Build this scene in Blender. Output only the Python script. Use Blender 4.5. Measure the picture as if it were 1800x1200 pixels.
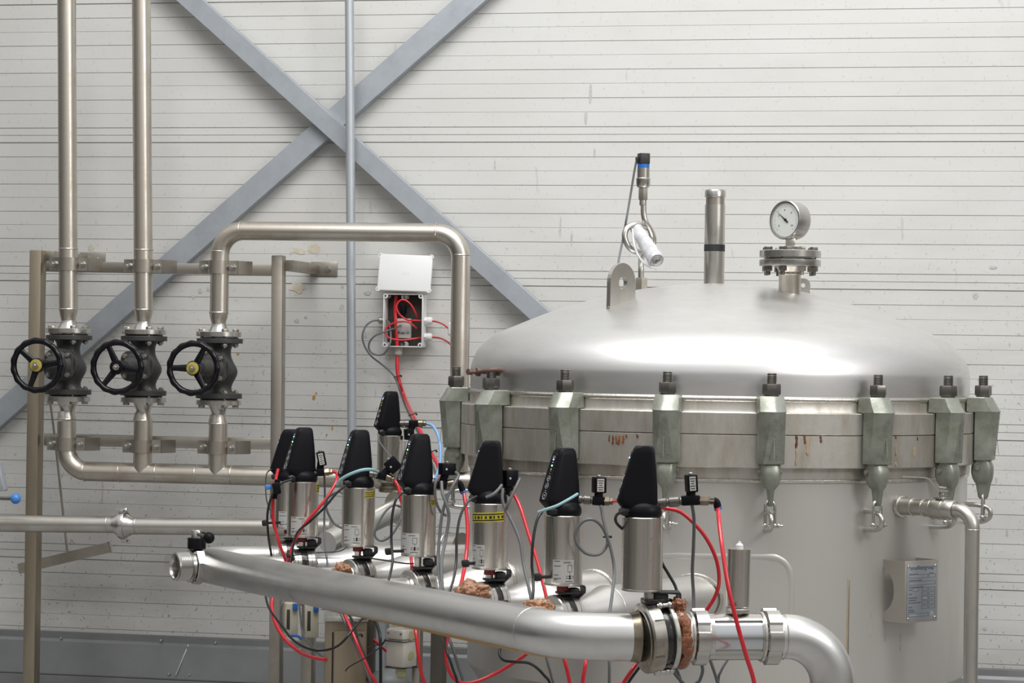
import bpy, bmesh, math, random
from mathutils import Vector, Matrix
R_ = random.Random(7)
sc = bpy.context.scene
for o in list(bpy.data.objects): bpy.data.objects.remove(o, do_unlink=True)
COL = sc.collection
PI = math.pi
rad = math.radians

# ------------------------------------------------------------------ camera
F = 4420.0; CZ = 1.5; ROLL = 0.016; PITCH = 0.0057
FW = Vector((0, math.cos(PITCH), math.sin(PITCH)))
DN0 = Vector((0, math.sin(PITCH), -math.cos(PITCH)))
RV = Vector((1, 0, 0)) * math.cos(ROLL) - DN0 * math.sin(ROLL)
DV = Vector((1, 0, 0)) * math.sin(ROLL) + DN0 * math.cos(ROLL)
CAM = Vector((0, 0, CZ))
def at(px, py, Y):
    """photo pixel -> the world point at distance Y in front of the camera"""
    d = FW + RV * ((px - 900) / F) + DV * ((py - 600) / F)
    return CAM + d * (Y / d.y)
def mpp(Y): return Y / F            # metres per photo pixel at distance Y
cd = bpy.data.cameras.new('camera'); cam = bpy.data.objects.new('camera', cd); COL.objects.link(cam)
cd.sensor_fit = 'HORIZONTAL'; cd.sensor_width = 36; cd.lens = F / 1800 * 36; cd.clip_end = 200; cd.clip_start = 0.1
m = Matrix.Identity(4)
for i, c in enumerate((RV, -DV, -FW)):
    for r in range(3): m[r][i] = c[r]
m.translation = CAM
cam.matrix_world = m
sc.camera = cam

# ------------------------------------------------------------------ world, lights, exposure
w = bpy.data.worlds.new('hall_daylight'); sc.world = w; w.use_nodes = True
nt = w.node_tree; nt.nodes.clear()
tc = nt.nodes.new('ShaderNodeTexCoord'); sx = nt.nodes.new('ShaderNodeSeparateXYZ')
mr = nt.nodes.new('ShaderNodeMapRange'); mr.inputs[1].default_value = -1; mr.inputs[2].default_value = 1
cr = nt.nodes.new('ShaderNodeValToRGB'); bg = nt.nodes.new('ShaderNodeBackground'); wo = nt.nodes.new('ShaderNodeOutputWorld')
nt.links.new(tc.outputs['Generated'], sx.inputs[0]); nt.links.new(sx.outputs[2], mr.inputs[0])
nt.links.new(mr.outputs[0], cr.inputs[0])
# world shaped for steel reflections: brighter behind and right of camera, noise added
def _m(op, a, b=None):
    n = nt.nodes.new('ShaderNodeMath'); n.operation = op
    for i, v in enumerate((a, b)):
        if v is None: continue
        if isinstance(v, (int, float)): n.inputs[i].default_value = v
        else: nt.links.new(v, n.inputs[i])
    return n.outputs[0]
az = nt.nodes.new('ShaderNodeMapRange'); az.interpolation_type = 'SMOOTHSTEP'
az.inputs[1].default_value = -.45; az.inputs[2].default_value = .95; az.inputs[3].default_value = .42; az.inputs[4].default_value = 1.34
nt.links.new(_m('SUBTRACT', _m('MULTIPLY', sx.outputs[0], .52), _m('MULTIPLY', sx.outputs[1], .85)), az.inputs[0])
wmap = nt.nodes.new('ShaderNodeMapping'); wmap.inputs['Scale'].default_value = (3.2, 3.2, .5); nt.links.new(tc.outputs['Generated'], wmap.inputs[0])
wn = nt.nodes.new('ShaderNodeTexNoise'); wn.inputs['Scale'].default_value = 1.6; wn.inputs['Detail'].default_value = 2.5; nt.links.new(wmap.outputs[0], wn.inputs['Vector'])
wr = nt.nodes.new('ShaderNodeMapRange'); wr.inputs[1].default_value = .35; wr.inputs[2].default_value = .65; wr.inputs[3].default_value = .62; wr.inputs[4].default_value = 1.38; nt.links.new(wn.outputs[0], wr.inputs[0])
hi_ = nt.nodes.new('ShaderNodeMapRange'); hi_.interpolation_type = 'SMOOTHSTEP'; hi_.inputs[1].default_value = .18; hi_.inputs[2].default_value = .62
nt.links.new(sx.outputs[2], hi_.inputs[0])
fm_ = nt.nodes.new('ShaderNodeMix'); nt.links.new(hi_.outputs[0], fm_.inputs['Factor']); nt.links.new(_m('MULTIPLY', az.outputs[0], wr.outputs[0]), fm_.inputs['A']); fm_.inputs['B'].default_value = 1.0
fac = fm_.outputs['Result']
vm_ = nt.nodes.new('ShaderNodeVectorMath'); vm_.operation = 'SCALE'; nt.links.new(cr.outputs[0], vm_.inputs[0]); nt.links.new(fac, vm_.inputs['Scale'])
nt.links.new(vm_.outputs[0], bg.inputs[0]); nt.links.new(bg.outputs[0], wo.inputs[0])
e = cr.color_ramp.elements
e[0].position = 0.0; e[0].color = (.14, .13, .115, 1)
e[1].position = 1.0; e[1].color = (1.55, 1.55, 1.57, 1)
for p, c in ((.40, (.20, .187, .165)), (.47, (.25, .235, .21)), (.51, (.35, .335, .31)), (.57, (.70, .69, .67)), (.66, (.84, .835, .82)), (.78, (1.30, 1.30, 1.30))):
    q = e.new(p); q.color = (*c, 1)
bg.inputs[1].default_value = 0.59
def area(name, loc, target, sx_, sy_, power, col=(1, 1, 1)):
    l = bpy.data.lights.new(name, 'AREA'); l.shape = 'RECTANGLE'; l.size = sx_; l.size_y = sy_; l.energy = power; l.color = col
    o = bpy.data.objects.new(name, l); COL.objects.link(o); o.location = loc
    o.rotation_euler = (Vector(target) - Vector(loc)).to_track_quat('-Z', 'Y').to_euler()
    return o
area('skylight', (0.15, 5.6, 5.0), (0.15, 8.1, 1.9), 3.8, 2.2, 205, (1.0, 0.998, 0.99))
area('side_window', (3.3, 4.0, 3.2), (0.75, 7.1, 0.95), 0.9, 0.9, 48, (1.0, 0.995, 0.98))
sc.view_settings.view_transform = 'Standard'; sc.view_settings.look = 'None'
sc.view_settings.exposure = -0.10; sc.view_settings.gamma = 1.0; sc.view_settings.use_curve_mapping = False

# ------------------------------------------------------------------ materials
MATS = {}
def mat(name, col, rough=.5, metal=0.0, noise=None, bump=None, rvar=0.0, emit=None, coat=0.0, spec=None, alpha=None, trans=0.0, aniso=None):
    """noise = (scale, amount, colour2, detail[, stretch]) mixes a second colour; bump = (scale, strength)"""
    m = bpy.data.materials.new(name); m.use_nodes = True; n = m.node_tree; L = n.links
    b = n.nodes['Principled BSDF']
    b.inputs['Base Color'].default_value = (*col, 1); b.inputs['Roughness'].default_value = rough; b.inputs['Metallic'].default_value = metal
    if coat: b.inputs['Coat Weight'].default_value = coat; b.inputs['Coat Roughness'].default_value = .08
    if spec is not None: b.inputs['Specular IOR Level'].default_value = spec
    if trans: b.inputs['Transmission Weight'].default_value = trans
    if emit: b.inputs['Emission Color'].default_value = (*emit[0], 1); b.inputs['Emission Strength'].default_value = emit[1]
    if noise or bump or rvar:
        t = n.nodes.new('ShaderNodeTexCoord'); mp = n.nodes.new('ShaderNodeMapping'); L.new(t.outputs['Object'], mp.inputs[0])
        if noise and len(noise) > 4: mp.inputs['Scale'].default_value = noise[4]
        if noise:
            tx = n.nodes.new('ShaderNodeTexNoise'); tx.inputs['Scale'].default_value = noise[0]; tx.inputs['Detail'].default_value = noise[3]
            tx.inputs['Roughness'].default_value = .62
            L.new(mp.outputs[0], tx.inputs['Vector'])
            r = n.nodes.new('ShaderNodeMapRange'); r.inputs[1].default_value = .38; r.inputs[2].default_value = .68; r.inputs[3].default_value = 0; r.inputs[4].default_value = noise[1]
            L.new(tx.outputs[0], r.inputs[0])
            mx = n.nodes.new('ShaderNodeMix'); mx.data_type = 'RGBA'
            mx.inputs['A'].default_value = (*col, 1); mx.inputs['B'].default_value = (*noise[2], 1)
            L.new(r.outputs[0], mx.inputs['Factor']); L.new(mx.outputs['Result'], b.inputs['Base Color'])
            if rvar:
                r2 = n.nodes.new('ShaderNodeMapRange'); r2.inputs[1].default_value = .3; r2.inputs[2].default_value = .7
                r2.inputs[3].default_value = rough - rvar; r2.inputs[4].default_value = rough + rvar
                L.new(tx.outputs[0], r2.inputs[0]); L.new(r2.outputs[0], b.inputs['Roughness'])
        if bump:
            tb = n.nodes.new('ShaderNodeTexNoise'); tb.inputs['Scale'].default_value = bump[0]; tb.inputs['Detail'].default_value = 3
            L.new(t.outputs['Object'], tb.inputs['Vector'])
            bp = n.nodes.new('ShaderNodeBump'); bp.inputs['Strength'].default_value = bump[1]; bp.inputs['Distance'].default_value = .002
            L.new(tb.outputs[0], bp.inputs['Height']); L.new(bp.outputs[0], b.inputs['Normal'])
    MATS[name] = m
    return m
M = {}
M['steel'] = mat('stainless_tube', (.64, .625, .59), .34, 1.0, (9, .55, (.42, .375, .31), 5), (60, .05), .08)
M['pickled'] = mat('heat_tinted_stainless', (.66, .62, .555), .36, 1.0, (7, .75, (.44, .38, .31), 5), (60, .06), .08)
M['weld'] = mat('weld_bead', (.68, .66, .62), .32, 1.0, (70, .6, (.52, .48, .41), 2), (110, .35), .08)
M['bright'] = mat('polished_stainless', (.60, .59, .565), .26, 1.0, (14, .4, (.50, .47, .42), 4), None, .06)
M['lid'] = mat('brushed_lid_steel', (.78, .78, .775), .40, 1.0, (3.2, .7, (.58, .565, .54), 7, (1, 1, 5)), (35, .06), .09)
M['shell'] = mat('dull_vessel_shell', (.60, .585, .56), .40, .62, (2.6, .6, (.50, .47, .42), 6, (1.6, 1.6, .8)), (40, .05), .08)
M['flange'] = mat('stained_flange_steel', (.64, .615, .565), .42, .8, (8, .85, (.34, .30, .245), 7, (2.2, 2.2, .7)), (60, .12), .1)
M['galv'] = mat('galvanized_steel', (.41, .44, .475), .5, .45, (11, .7, (.30, .325, .355), 5), (90, .06), .08)
M['galvpipe'] = mat('galvanized_conduit', (.47, .50, .53), .46, .5, (25, .55, (.37, .40, .43), 5, (1, 1, .4)), None, .08)
M['sheet'] = mat('grey_sheet_steel', (.19, .195, .20), .42, .5, (5, .6, (.26, .265, .265), 6), None, .1)
M['cast'] = mat('galvanized_casting', (.36, .375, .33), .40, .5, (13, .9, (.17, .18, .135), 6), (55, .35), .1)
M['darksteel'] = mat('oiled_dark_steel', (.20, .19, .175), .36, .9, (40, .6, (.11, .10, .09), 3), None, .08)
M['rustsh'] = mat('rust_painted_steel', (.16, .095, .08), .6, .3, (40, .6, (.10, .055, .045), 3), (90, .3))
M['iron'] = mat('grey_cast_iron', (.030, .030, .031), .5, .1, (30, .5, (.060, .057, .053), 4), (120, .25))
M['gloss'] = mat('gloss_black_enamel', (.005, .005, .007), .14, 0, None, (45, .25), spec=.3)
M['black'] = mat('black_plastic', (.006, .006, .008), .42, 0, (6, .5, (.008, .008, .009), 3), spec=.12)
M['rubber'] = mat('black_rubber', (.010, .010, .010), .5)
M['blackcable'] = mat('black_cable_jacket', (.012, .012, .013), .38)
M['greycable'] = mat('grey_cable_jacket', (.12, .124, .128), .42)
M['red'] = mat('red_air_hose', (.62, .018, .030), .28, 0, (5, .3, (.5, .02, .03), 2), coat=.25)
M['redcap'] = mat('dull_red_plastic', (.20, .010, .016), .4)
M['blue'] = mat('blue_plastic', (.02, .12, .42), .35)
M['bluehose'] = mat('pale_blue_hose', (.22, .42, .75), .3)
M['tealhose'] = mat('faded_teal_hose', (.25, .42, .46), .38)
M['white'] = mat('white_abs', (.74, .745, .74), .38, 0, (6, .35, (.66, .66, .65), 4))
M['ivory'] = mat('ivory_abs', (.56, .53, .47), .42, 0, (7, .5, (.47, .44, .38), 4))
M['cream'] = mat('cream_plastic', (.50, .48, .38), .45, 0, (9, .4, (.42, .40, .31), 4))
M['slot'] = mat('dark_slot', (.045, .035, .028), .6)
M['label'] = mat('silver_label', (.50, .495, .475), .45, .1)
M['ink'] = mat('black_ink', (.015, .015, .016), .6)
M['yellow'] = mat('yellow_band', (.52, .44, .02), .45)
M['yellowdisc'] = mat('yellow_disc', (.40, .33, .05), .4, 0, (60, .7, (.24, .19, .05), 3))
M['gland'] = mat('olive_gland', (.40, .39, .22), .45)
M['foam'] = mat('brown_foam', (.27, .090, .028), .34, 0, (150, .42, (.78, .56, .38), 3), (230, 1.0), .1, coat=.5)
M['darkfoam'] = mat('dark_amber_residue', (.17, .046, .012), .20, 0, (55, .75, (.42, .17, .075), 4), (160, .8), coat=.6)
M['post'] = mat('weathered_stainless_post', (.40, .345, .265), .40, .85, (5, .7, (.26, .215, .155), 6, (3, 3, .5)), None, .1)
M['rail'] = mat('grey_stainless_section', (.46, .43, .385), .38, .95, (8, .6, (.30, .26, .21), 5), None, .1)
M['cabinet'] = mat('brushed_cabinet_steel', (.36, .30, .225), .34, .9, (3, .6, (.26, .215, .155), 5, (4, 4, .6)), None, .07)
M['darkpost'] = mat('dark_steel_column', (.085, .078, .068), .4, .6, (6, .5, (.13, .12, .105), 4))
M['dial'] = mat('white_dial', (.72, .74, .70), .5)
M['plate'] = mat('etched_plate', (.36, .39, .42), .38, .5, (10, .3, (.30, .33, .36), 4))
M['etch'] = mat('etched_lettering', (.085, .09, .10), .5, .2)
M['platelight'] = mat('bare_plate_field', (.50, .53, .56), .35, .6)
M['brushedbracket'] = mat('beige_reflecting_bracket', (.47, .44, .39), .4, .7, (6, .3, (.40, .37, .32), 4))
M['tape'] = mat('black_tape', (.02, .02, .022), .5)
M['wrap'] = mat('silver_tape_wrap', (.66, .66, .67), .4, .15, (30, .8, (.40, .40, .43), 4), (70, .5))
M['rust'] = mat('dried_rust_drip', (.11, .032, .010), .45, 0, (60, .6, (.22, .10, .03), 3))
M['tan'] = mat('tan_stain', (.36, .27, .16), .55, 0, (30, .6, (.42, .36, .27), 3))
M['smudge'] = mat('grey_scuff', (.30, .30, .29), .6, 0, (40, .7, (.44, .44, .425), 3))
M['amber'] = mat('amber_oil_film', (.55, .30, .05), .28, .0, (14, .6, (.58, .42, .22), 4))
M['mansteel'] = mat('dull_manifold_steel', (.74, .735, .72), .35, 1.0, (6, .6, (.58, .57, .55), 6), (60, .05), .08)
M['ringsteel'] = mat('oil_stained_ring_steel', (.58, .56, .52), .28, 1.0, (9, .85, (.24, .20, .14), 4), None, .08)
M['knob'] = mat('blue_knob', (.06, .22, .58), .3, 0, None, None)
M['green_led'] = mat('green_led', (.3, 1, .5), .4, emit=((.25, 1.0, .45), 4))
M['blue_led'] = mat('blue_led', (.3, .45, 1), .4, emit=((.25, .4, 1.0), 3))
M['amber_led'] = mat('amber_led', (.8, .7, .1), .4, emit=((.6, .55, .1), .8))
M['marking'] = mat('pale_printing', (.42, .42, .43), .5)
M['concrete'] = mat('grey_concrete', (.30, .295, .285), .7, 0, (3, .6, (.22, .215, .205), 6), (20, .2))
M['mirrorglass'] = mat('sight_pane', (.62, .64, .66), .14, .85, (4, .3, (.5, .51, .53), 3))
M['brass'] = mat('yellowed_gasket', (.34, .29, .15), .4, .5)
g = mat('clear_glass', (1, 1, 1), .02, 0, trans=1.0); g.node_tree.nodes['Principled BSDF'].inputs['IOR'].default_value = 1.1; M['glass'] = g
M['motor'] = mat('grey_green_motor_paint', (.16, .18, .175), .45, 0, (12, .5, (.10, .11, .105), 4))
# wall paint: pale grey lacquer with scattered specks, scuffs and faint streaks
def wall_mat():
    m = bpy.data.materials.new('wall_panel_lacquer'); m.use_nodes = True; n = m.node_tree; L = n.links; N = n.nodes.new
    b = n.nodes['Principled BSDF']; b.inputs['Roughness'].default_value = .42; b.inputs['Specular IOR Level'].default_value = .35
    t = N('ShaderNodeTexCoord')
    def layer(scale, lo, hi, stretch, detail=4, rough=.6, off=(0, 0, 0)):
        mp = N('ShaderNodeMapping'); mp.inputs['Scale'].default_value = stretch; mp.inputs['Location'].default_value = off; L.new(t.outputs['Object'], mp.inputs[0])
        x = N('ShaderNodeTexNoise'); x.inputs['Scale'].default_value = scale; x.inputs['Detail'].default_value = detail; x.inputs['Roughness'].default_value = rough
        L.new(mp.outputs[0], x.inputs['Vector'])
        r = N('ShaderNodeMapRange'); r.inputs[1].default_value = lo; r.inputs[2].default_value = hi; L.new(x.outputs[0], r.inputs[0]); return r.outputs[0]
    def mix(a, fac, amt, col):
        mu = N('ShaderNodeMath'); mu.operation = 'MULTIPLY'; L.new(fac, mu.inputs[0]); mu.inputs[1].default_value = amt
        x = N('ShaderNodeMix'); x.data_type = 'RGBA'; L.new(mu.outputs[0], x.inputs['Factor']); x.inputs['B'].default_value = (*col, 1)
        if isinstance(a, tuple): x.inputs['A'].default_value = (*a, 1)
        else: L.new(a, x.inputs['A'])
        return x.outputs['Result']
    # dirt is denser on the lower panels (splash zone)
    sep = N('ShaderNodeSeparateXYZ'); L.new(t.outputs['Object'], sep.inputs[0])
    zr = N('ShaderNodeMapRange'); zr.inputs[1].default_value = 2.1; zr.inputs[2].default_value = .5; zr.inputs[3].default_value = .25; zr.inputs[4].default_value = 1.0
    L.new(sep.outputs[2], zr.inputs[0])
    def wz(f):
        mu = N('ShaderNodeMath'); mu.operation = 'MULTIPLY'; L.new(f, mu.inputs[0]); L.new(zr.outputs[0], mu.inputs[1]); return mu.outputs[0]
    c = mix((.60, .60, .582), layer(1.4, .4, .7, (1, 1, 1)), .4, (.53, .52, .485))
    c = mix(c, wz(layer(3.0, .44, .72, (.6, .6, 2.2), 6)), .62, (.37, .36, .335))
    c = mix(c, wz(layer(110, .665, .70, (1, 1, .8), 2, .5)), .7, (.14, .135, .125))
    c = mix(c, wz(layer(34, .695, .725, (1.6, 1.6, .7), 3, .55, (3, 1, 7))), .5, (.22, .21, .20))
    c = mix(c, layer(9, .70, .75, (3.5, 3.5, .8), 3, .5, (9, 4, 2)), .4, (.36, .355, .345))
    L.new(c, b.inputs['Base Color'])
    M['wall'] = m
wall_mat()

# ------------------------------------------------------------------ object helpers
RM = {}
ANG = rad(32)
def finish(bm, smooth=True, ang=ANG):
    bmesh.ops.remove_doubles(bm, verts=bm.verts, dist=1e-6)
    bmesh.ops.recalc_face_normals(bm, faces=bm.faces)
    for f in bm.faces: f.smooth = smooth
    for ed in bm.edges:
        if len(ed.link_faces) == 2: ed.smooth = ed.calc_face_angle(0) < ang
        else: ed.smooth = False
def thing(name, label, cat, loc=(0, 0, 0), group=None, mtx=None):
    o = bpy.data.objects.new(name, None); COL.objects.link(o); o.empty_display_size = .05
    mt = mtx if mtx is not None else Matrix.Translation(Vector(loc))
    o.matrix_world = mt; RM[o] = mt.copy()
    o['label'] = label; o['category'] = cat
    if group: o['group'] = group
    return o
def obj(name, bm, mt, parent=None, world=True, label=None, sharp=ANG, smooth=True):
    finish(bm, smooth, sharp)
    if parent is not None and world: bm.transform(RM[parent].inverted())
    me = bpy.data.meshes.new(name); bm.to_mesh(me); bm.free()
    me.materials.append(M[mt] if isinstance(mt, str) else mt)
    o = bpy.data.objects.new(name, me); COL.objects.link(o)
    if parent is not None:
        o.parent = parent; RM[o] = RM[parent].copy()
    else: RM[o] = Matrix.Identity(4)
    if label: o['label'] = label
    return o
def solo(name, bm, mt, label, cat, group=None, base=None, **k):
    """a thing made of one mesh, its origin at its own middle"""
    if base is None:
        vs = [v.co for v in bm.verts]
        base = Vector(((min(v.x for v in vs) + max(v.x for v in vs)) / 2, (min(v.y for v in vs) + max(v.y for v in vs)) / 2, min(v.z for v in vs)))
    base = Vector(base)
    bm.transform(Matrix.Translation(-base))
    o = obj(name, bm, mt, None, **k); o.location = base; RM[o] = Matrix.Translation(base)
    o['label'] = label; o['category'] = cat
    if group: o['group'] = group
    return o
def struct(o): o['kind'] = 'structure'; return o
def copy_tree(src, mtx, label, parent=None):
    c = src.copy(); COL.objects.link(c)
    if parent is None: c.matrix_world = mtx; RM[c] = mtx.copy(); c['label'] = label
    else: c.parent = parent; RM[c] = RM[parent].copy()
    for ch in [x for x in bpy.data.objects if x.parent == src]: copy_tree(ch, None, None, c)
    return c
# ------------------------------------------------------------------ shape helpers
def frame(d, up=None):
    d = Vector(d).normalized()
    u = Vector(up) if up is not None else (Vector((0, 0, 1)) if abs(d.z) < .93 else Vector((1, 0, 0)))
    x = u.cross(d)
    if x.length < 1e-6: x = Vector((1, 0, 0)).cross(d)
    x.normalize(); y = d.cross(x); return x, y, d       # columns x, y, z=d
def mtx(o, d, up=None):
    x, y, z = frame(d, up); mm = Matrix.Identity(4)
    for i, c in enumerate((x, y, z)):
        for r in range(3): mm[r][i] = c[r]
    mm.translation = Vector(o); return mm
def B(): return bmesh.new()
def loft(bm, rings, closed=True, cap=True):
    vs = [[bm.verts.new(p) for p in r] for r in rings]
    n = len(rings[0])
    for a, b in zip(vs, vs[1:]):
        for i in range(n if closed else n - 1):
            j = (i + 1) % n
            try: bm.faces.new((a[i], a[j], b[j], b[i]))
            except ValueError: pass
    if cap:
        for r in (vs[0], vs[-1]):
            try: bm.faces.new(r)
            except ValueError: pass
    return vs
def lathe(bm, prof, o=(0, 0, 0), d=(0, 0, 1), n=32, up=None, cap=True, a0=0.0):
    """prof = [(radius, height along d)...]"""
    mm = mtx(o, d, up)
    rings = []
    for r, h in prof:
        r = max(r, 1e-5)
        rings.append([mm @ Vector((r * math.cos(a0 + 2 * PI * i / n), r * math.sin(a0 + 2 * PI * i / n), h)) for i in range(n)])
    loft(bm, rings, True, cap); return bm
def cyl(bm, a, b, r, n=20, r2=None, bev=0.0):
    a = Vector(a); b = Vector(b); l = (b - a).length
    r2 = r if r2 is None else r2
    if bev: prof = [(r - bev, 0), (r, bev), (r2, l - bev), (r2 - bev, l)]
    else: prof = [(r, 0), (r2, l)]
    return lathe(bm, prof, a, b - a, n)
def hexnut(bm, o, d, af, h, bev=.0015, hole=0, up=None, a0=0):
    r = af / math.sqrt(3)
    lathe(bm, [(r * .93, 0), (r, h * .12), (r, h * .88), (r * .93, h)], o, d, 6, up, a0=a0); return bm
def catmull(P, k=8):
    P = [Vector(p) for p in P]
    if len(P) < 3: return [P[0].lerp(P[-1], i / k) for i in range(k + 1)]
    out = []
    Q = [P[0] * 2 - P[1]] + P + [P[-1] * 2 - P[-2]]
    for i in range(1, len(Q) - 2):
        a, b, c, d = Q[i - 1:i + 3]
        for j in range(k):
            t = j / k
            out.append(.5 * ((2 * b) + (c - a) * t + (2 * a - 5 * b + 4 * c - d) * t * t + (3 * b - a - 3 * c + d) * t ** 3))
    out.append(P[-1]); return out
def sweep(bm, pts, r, n=12, cap=True, prof=None, radii=None):
    """tube along pts (parallel transport); prof = list of 2D points for a non-round section"""
    pts = [Vector(p) for p in pts]
    t0 = (pts[1] - pts[0]).normalized(); x, y, _ = frame(t0)
    rings = []
    for i, p in enumerate(pts):
        if i == 0: t = t0
        elif i == len(pts) - 1: t = (pts[i] - pts[i - 1]).normalized()
        else: t = ((pts[i + 1] - pts[i]).normalized() + (pts[i] - pts[i - 1]).normalized()).normalized()
        x = (x - t * x.dot(t)).normalized(); y = t.cross(x)
        rr = radii[i] if radii else r
        if prof: rings.append([p + x * u + y * v for u, v in prof])
        else: rings.append([p + x * (rr * math.cos(2 * PI * k / n)) + y * (rr * math.sin(2 * PI * k / n)) for k in range(n)])
    loft(bm, rings, True, cap); return bm
def bend(P, R, k=10):
    """polyline with rounded corners of radius R (number or list)"""
    P = [Vector(p) for p in P]; out = [P[0]]
    for i in range(1, len(P) - 1):
        a, b, c = P[i - 1], P[i], P[i + 1]; u = (a - b).normalized(); v = (c - b).normalized()
        ang = u.angle(v); r = R[i - 1] if isinstance(R, (list, tuple)) else R
        tl = r / math.tan(ang / 2); cen = b + (u + v).normalized() * (r / math.sin(ang / 2))
        s = b + u * tl - cen; e_ = b + v * tl - cen; tot = s.angle(e_)
        for j in range(k + 1):
            f = j / k
            out.append(cen + (s * math.sin((1 - f) * tot) + e_ * math.sin(f * tot)) / math.sin(tot))
    out.append(P[-1]); return out
def torus(bm, o, d, R, r, n=32, k=10, a0=0, a1=2 * PI, up=None):
    mm = mtx(o, d, up); full = abs(a1 - a0 - 2 * PI) < 1e-6
    rings = []
    for i in range(n + (0 if full else 1)):
        a = a0 + (a1 - a0) * i / n
        rings.append([mm @ Vector(((R + r * math.cos(2 * PI * j / k)) * math.cos(a), (R + r * math.cos(2 * PI * j / k)) * math.sin(a), r * math.sin(2 * PI * j / k))) for j in range(k)])
    if full:
        vs = [[bm.verts.new(p) for p in q] for q in rings]
        for i in range(n):
            for j in range(k):
                bm.faces.new((vs[i][j], vs[(i + 1) % n][j], vs[(i + 1) % n][(j + 1) % k], vs[i][(j + 1) % k]))
    else: loft(bm, rings, True, True)
    return bm
def sphere(bm, c, r, n=20, k=12, sc_=(1, 1, 1), mm=None):
    ret = bmesh.ops.create_uvsphere(bm, u_segments=n, v_segments=k, radius=r)
    T = Matrix.Translation(Vector(c)) @ (mm.to_3x3().to_4x4() if mm else Matrix.Identity(4)) @ Matrix.Diagonal((*sc_, 1))
    bmesh.ops.transform(bm, matrix=T, verts=ret['verts']); return bm
def box(bm, mm, sx, sy, sz, bev=0.0, seg=2):
    """box centred on matrix mm"""
    ret = bmesh.ops.create_cube(bm, size=1.0)
    vs = ret['verts']
    bmesh.ops.transform(bm, matrix=mm @ Matrix.Diagonal((sx, sy, sz, 1)), verts=vs)
    if bev:
        es = list({ed for v in vs for ed in v.link_edges})
        bmesh.ops.bevel(bm, geom=es, offset=bev, segments=seg, affect='EDGES', profile=.5)
    return bm
def T(p): return Matrix.Translation(Vector(p))
def beam(bm, a, b, wx, wy, up=None, bev=.002):
    a = Vector(a); b = Vector(b)
    return box(bm, mtx((a + b) / 2, b - a, up), wx, wy, (b - a).length, bev)
def prism(bm, poly, mm, h, bev=0.0, seg=2):
    """2D polygon in mm's xy plane, extruded +-h/2 along its z"""
    a = [bm.verts.new(mm @ Vector((x, y, -h / 2))) for x, y in poly]
    b = [bm.verts.new(mm @ Vector((x, y, h / 2))) for x, y in poly]
    n = len(poly); new = []
    bm.faces.new(a); bm.faces.new(b[::-1])
    for i in range(n): bm.faces.new((a[i], a[(i + 1) % n], b[(i + 1) % n], b[i]))
    if bev:
        es = list({ed for v in a + b for ed in v.link_edges})
        bmesh.ops.bevel(bm, geom=es, offset=bev, segments=seg, affect='EDGES', profile=.5)
    return bm
def text_bm(s, size, mm, depth=.0004, shear=0.0):
    cu = bpy.data.curves.new('t', 'FONT'); cu.body = s; cu.size = size; cu.extrude = depth; cu.align_x = 'CENTER'; cu.align_y = 'CENTER'; cu.resolution_u = 3
    o = bpy.data.objects.new('t', cu); COL.objects.link(o)
    dg = bpy.context.evaluated_depsgraph_get(); me = bpy.data.meshes.new_from_object(o.evaluated_get(dg))
    bm = B(); bm.from_mesh(me); bm.transform(mm)
    bpy.data.objects.remove(o, do_unlink=True); bpy.data.meshes.remove(me); bpy.data.curves.remove(cu)
    return bm
# ================================================================== THE SETTING
W0 = Vector((-1.8326, 9.0, 0)); 
WD = Vector((1.5060 + 1.8326, 8.322 - 9.0, 0)).normalized()      # along the wall, to the right
WN = Vector((WD.y, -WD.x, 0))                                      # out of the wall, to the camera
def wall_pt(px, py, off=0.0):
    """point on the plane that lies off metres in front of the wall, under a photo pixel"""
    d = FW + RV * ((px - 900) / F) + DV * ((py - 600) / F)
    P0 = W0 + WN * off
    t = (P0 - CAM).dot(WN) / d.dot(WN)
    return CAM + d * t
bm = B()
zj = wall_pt(0, 238).z; PER = wall_pt(0, 238).z - wall_pt(0, 480).z
prof = []            # (offset out of wall, z) from top to bottom
for p in range(-7, 5):
    z0 = zj - p * PER
    rib = PER * (23.8 / 242)
    # panel joint: a narrow tongue with a shadow gap
    prof += [(0, z0 + .0275), (-.0036, z0 + .0269), (-.0036, z0 + .0250), (.0, z0 + .0240),
             (.0, z0 + .0012), (-.0034, z0 + .0008), (-.0034, z0 - .0006), (.002, z0 - .0014),
             (.002, z0 - .0245), (-.0036, z0 - .0252), (-.0036, z0 - .0272), (.0, z0 - .0284)]
    zt = z0 - .0284
    nb = 9; st = (PER - .0559) / nb
    for k in range(1, nb):
        z = zt - k * st
        if k % 2: prof += [(0, z + .0014), (-.0032, z + .0008), (-.0032, z - .0006), (.0008, z - .0012)]
        else: prof += [(.0008, z + .0016), (-.0008, z + .0004), (0, z - .0010)]
L0, L1 = -1.6, 6.0
rows = [[W0 + WD * s + WN * o + Vector((0, 0, z)) for s in (L0, L1)] for o, z in prof if z > 0.0]
for a, b in zip(rows, rows[1:]):
    va = [bm.verts.new(p) for p in a]; vb = [bm.verts.new(p) for p in b]
    bm.faces.new((va[0], va[1], vb[1], vb[0]))
top, bot = rows[0], rows[-1]
back = [[p - WN * .10 for p in top], [p - WN * .10 for p in bot]]
q = [bm.verts.new(p) for p in (top[0], top[1], back[0][1], back[0][0])]; bm.faces.new(q)
q = [bm.verts.new(p) for p in (back[0][0], back[0][1], back[1][1], back[1][0])]; bm.faces.new(q)
q = [bm.verts.new(p) for p in (bot[0], bot[1], back[1][1], back[1][0])]; bm.faces.new(q)
for s in (0, 1):
    q = [bm.verts.new(r[s]) for r in rows] + [bm.verts.new(back[1][s]), bm.verts.new(back[0][s])]; bm.faces.new(q)
struct(obj('wall_back', bm, 'wall', smooth=False))
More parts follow.
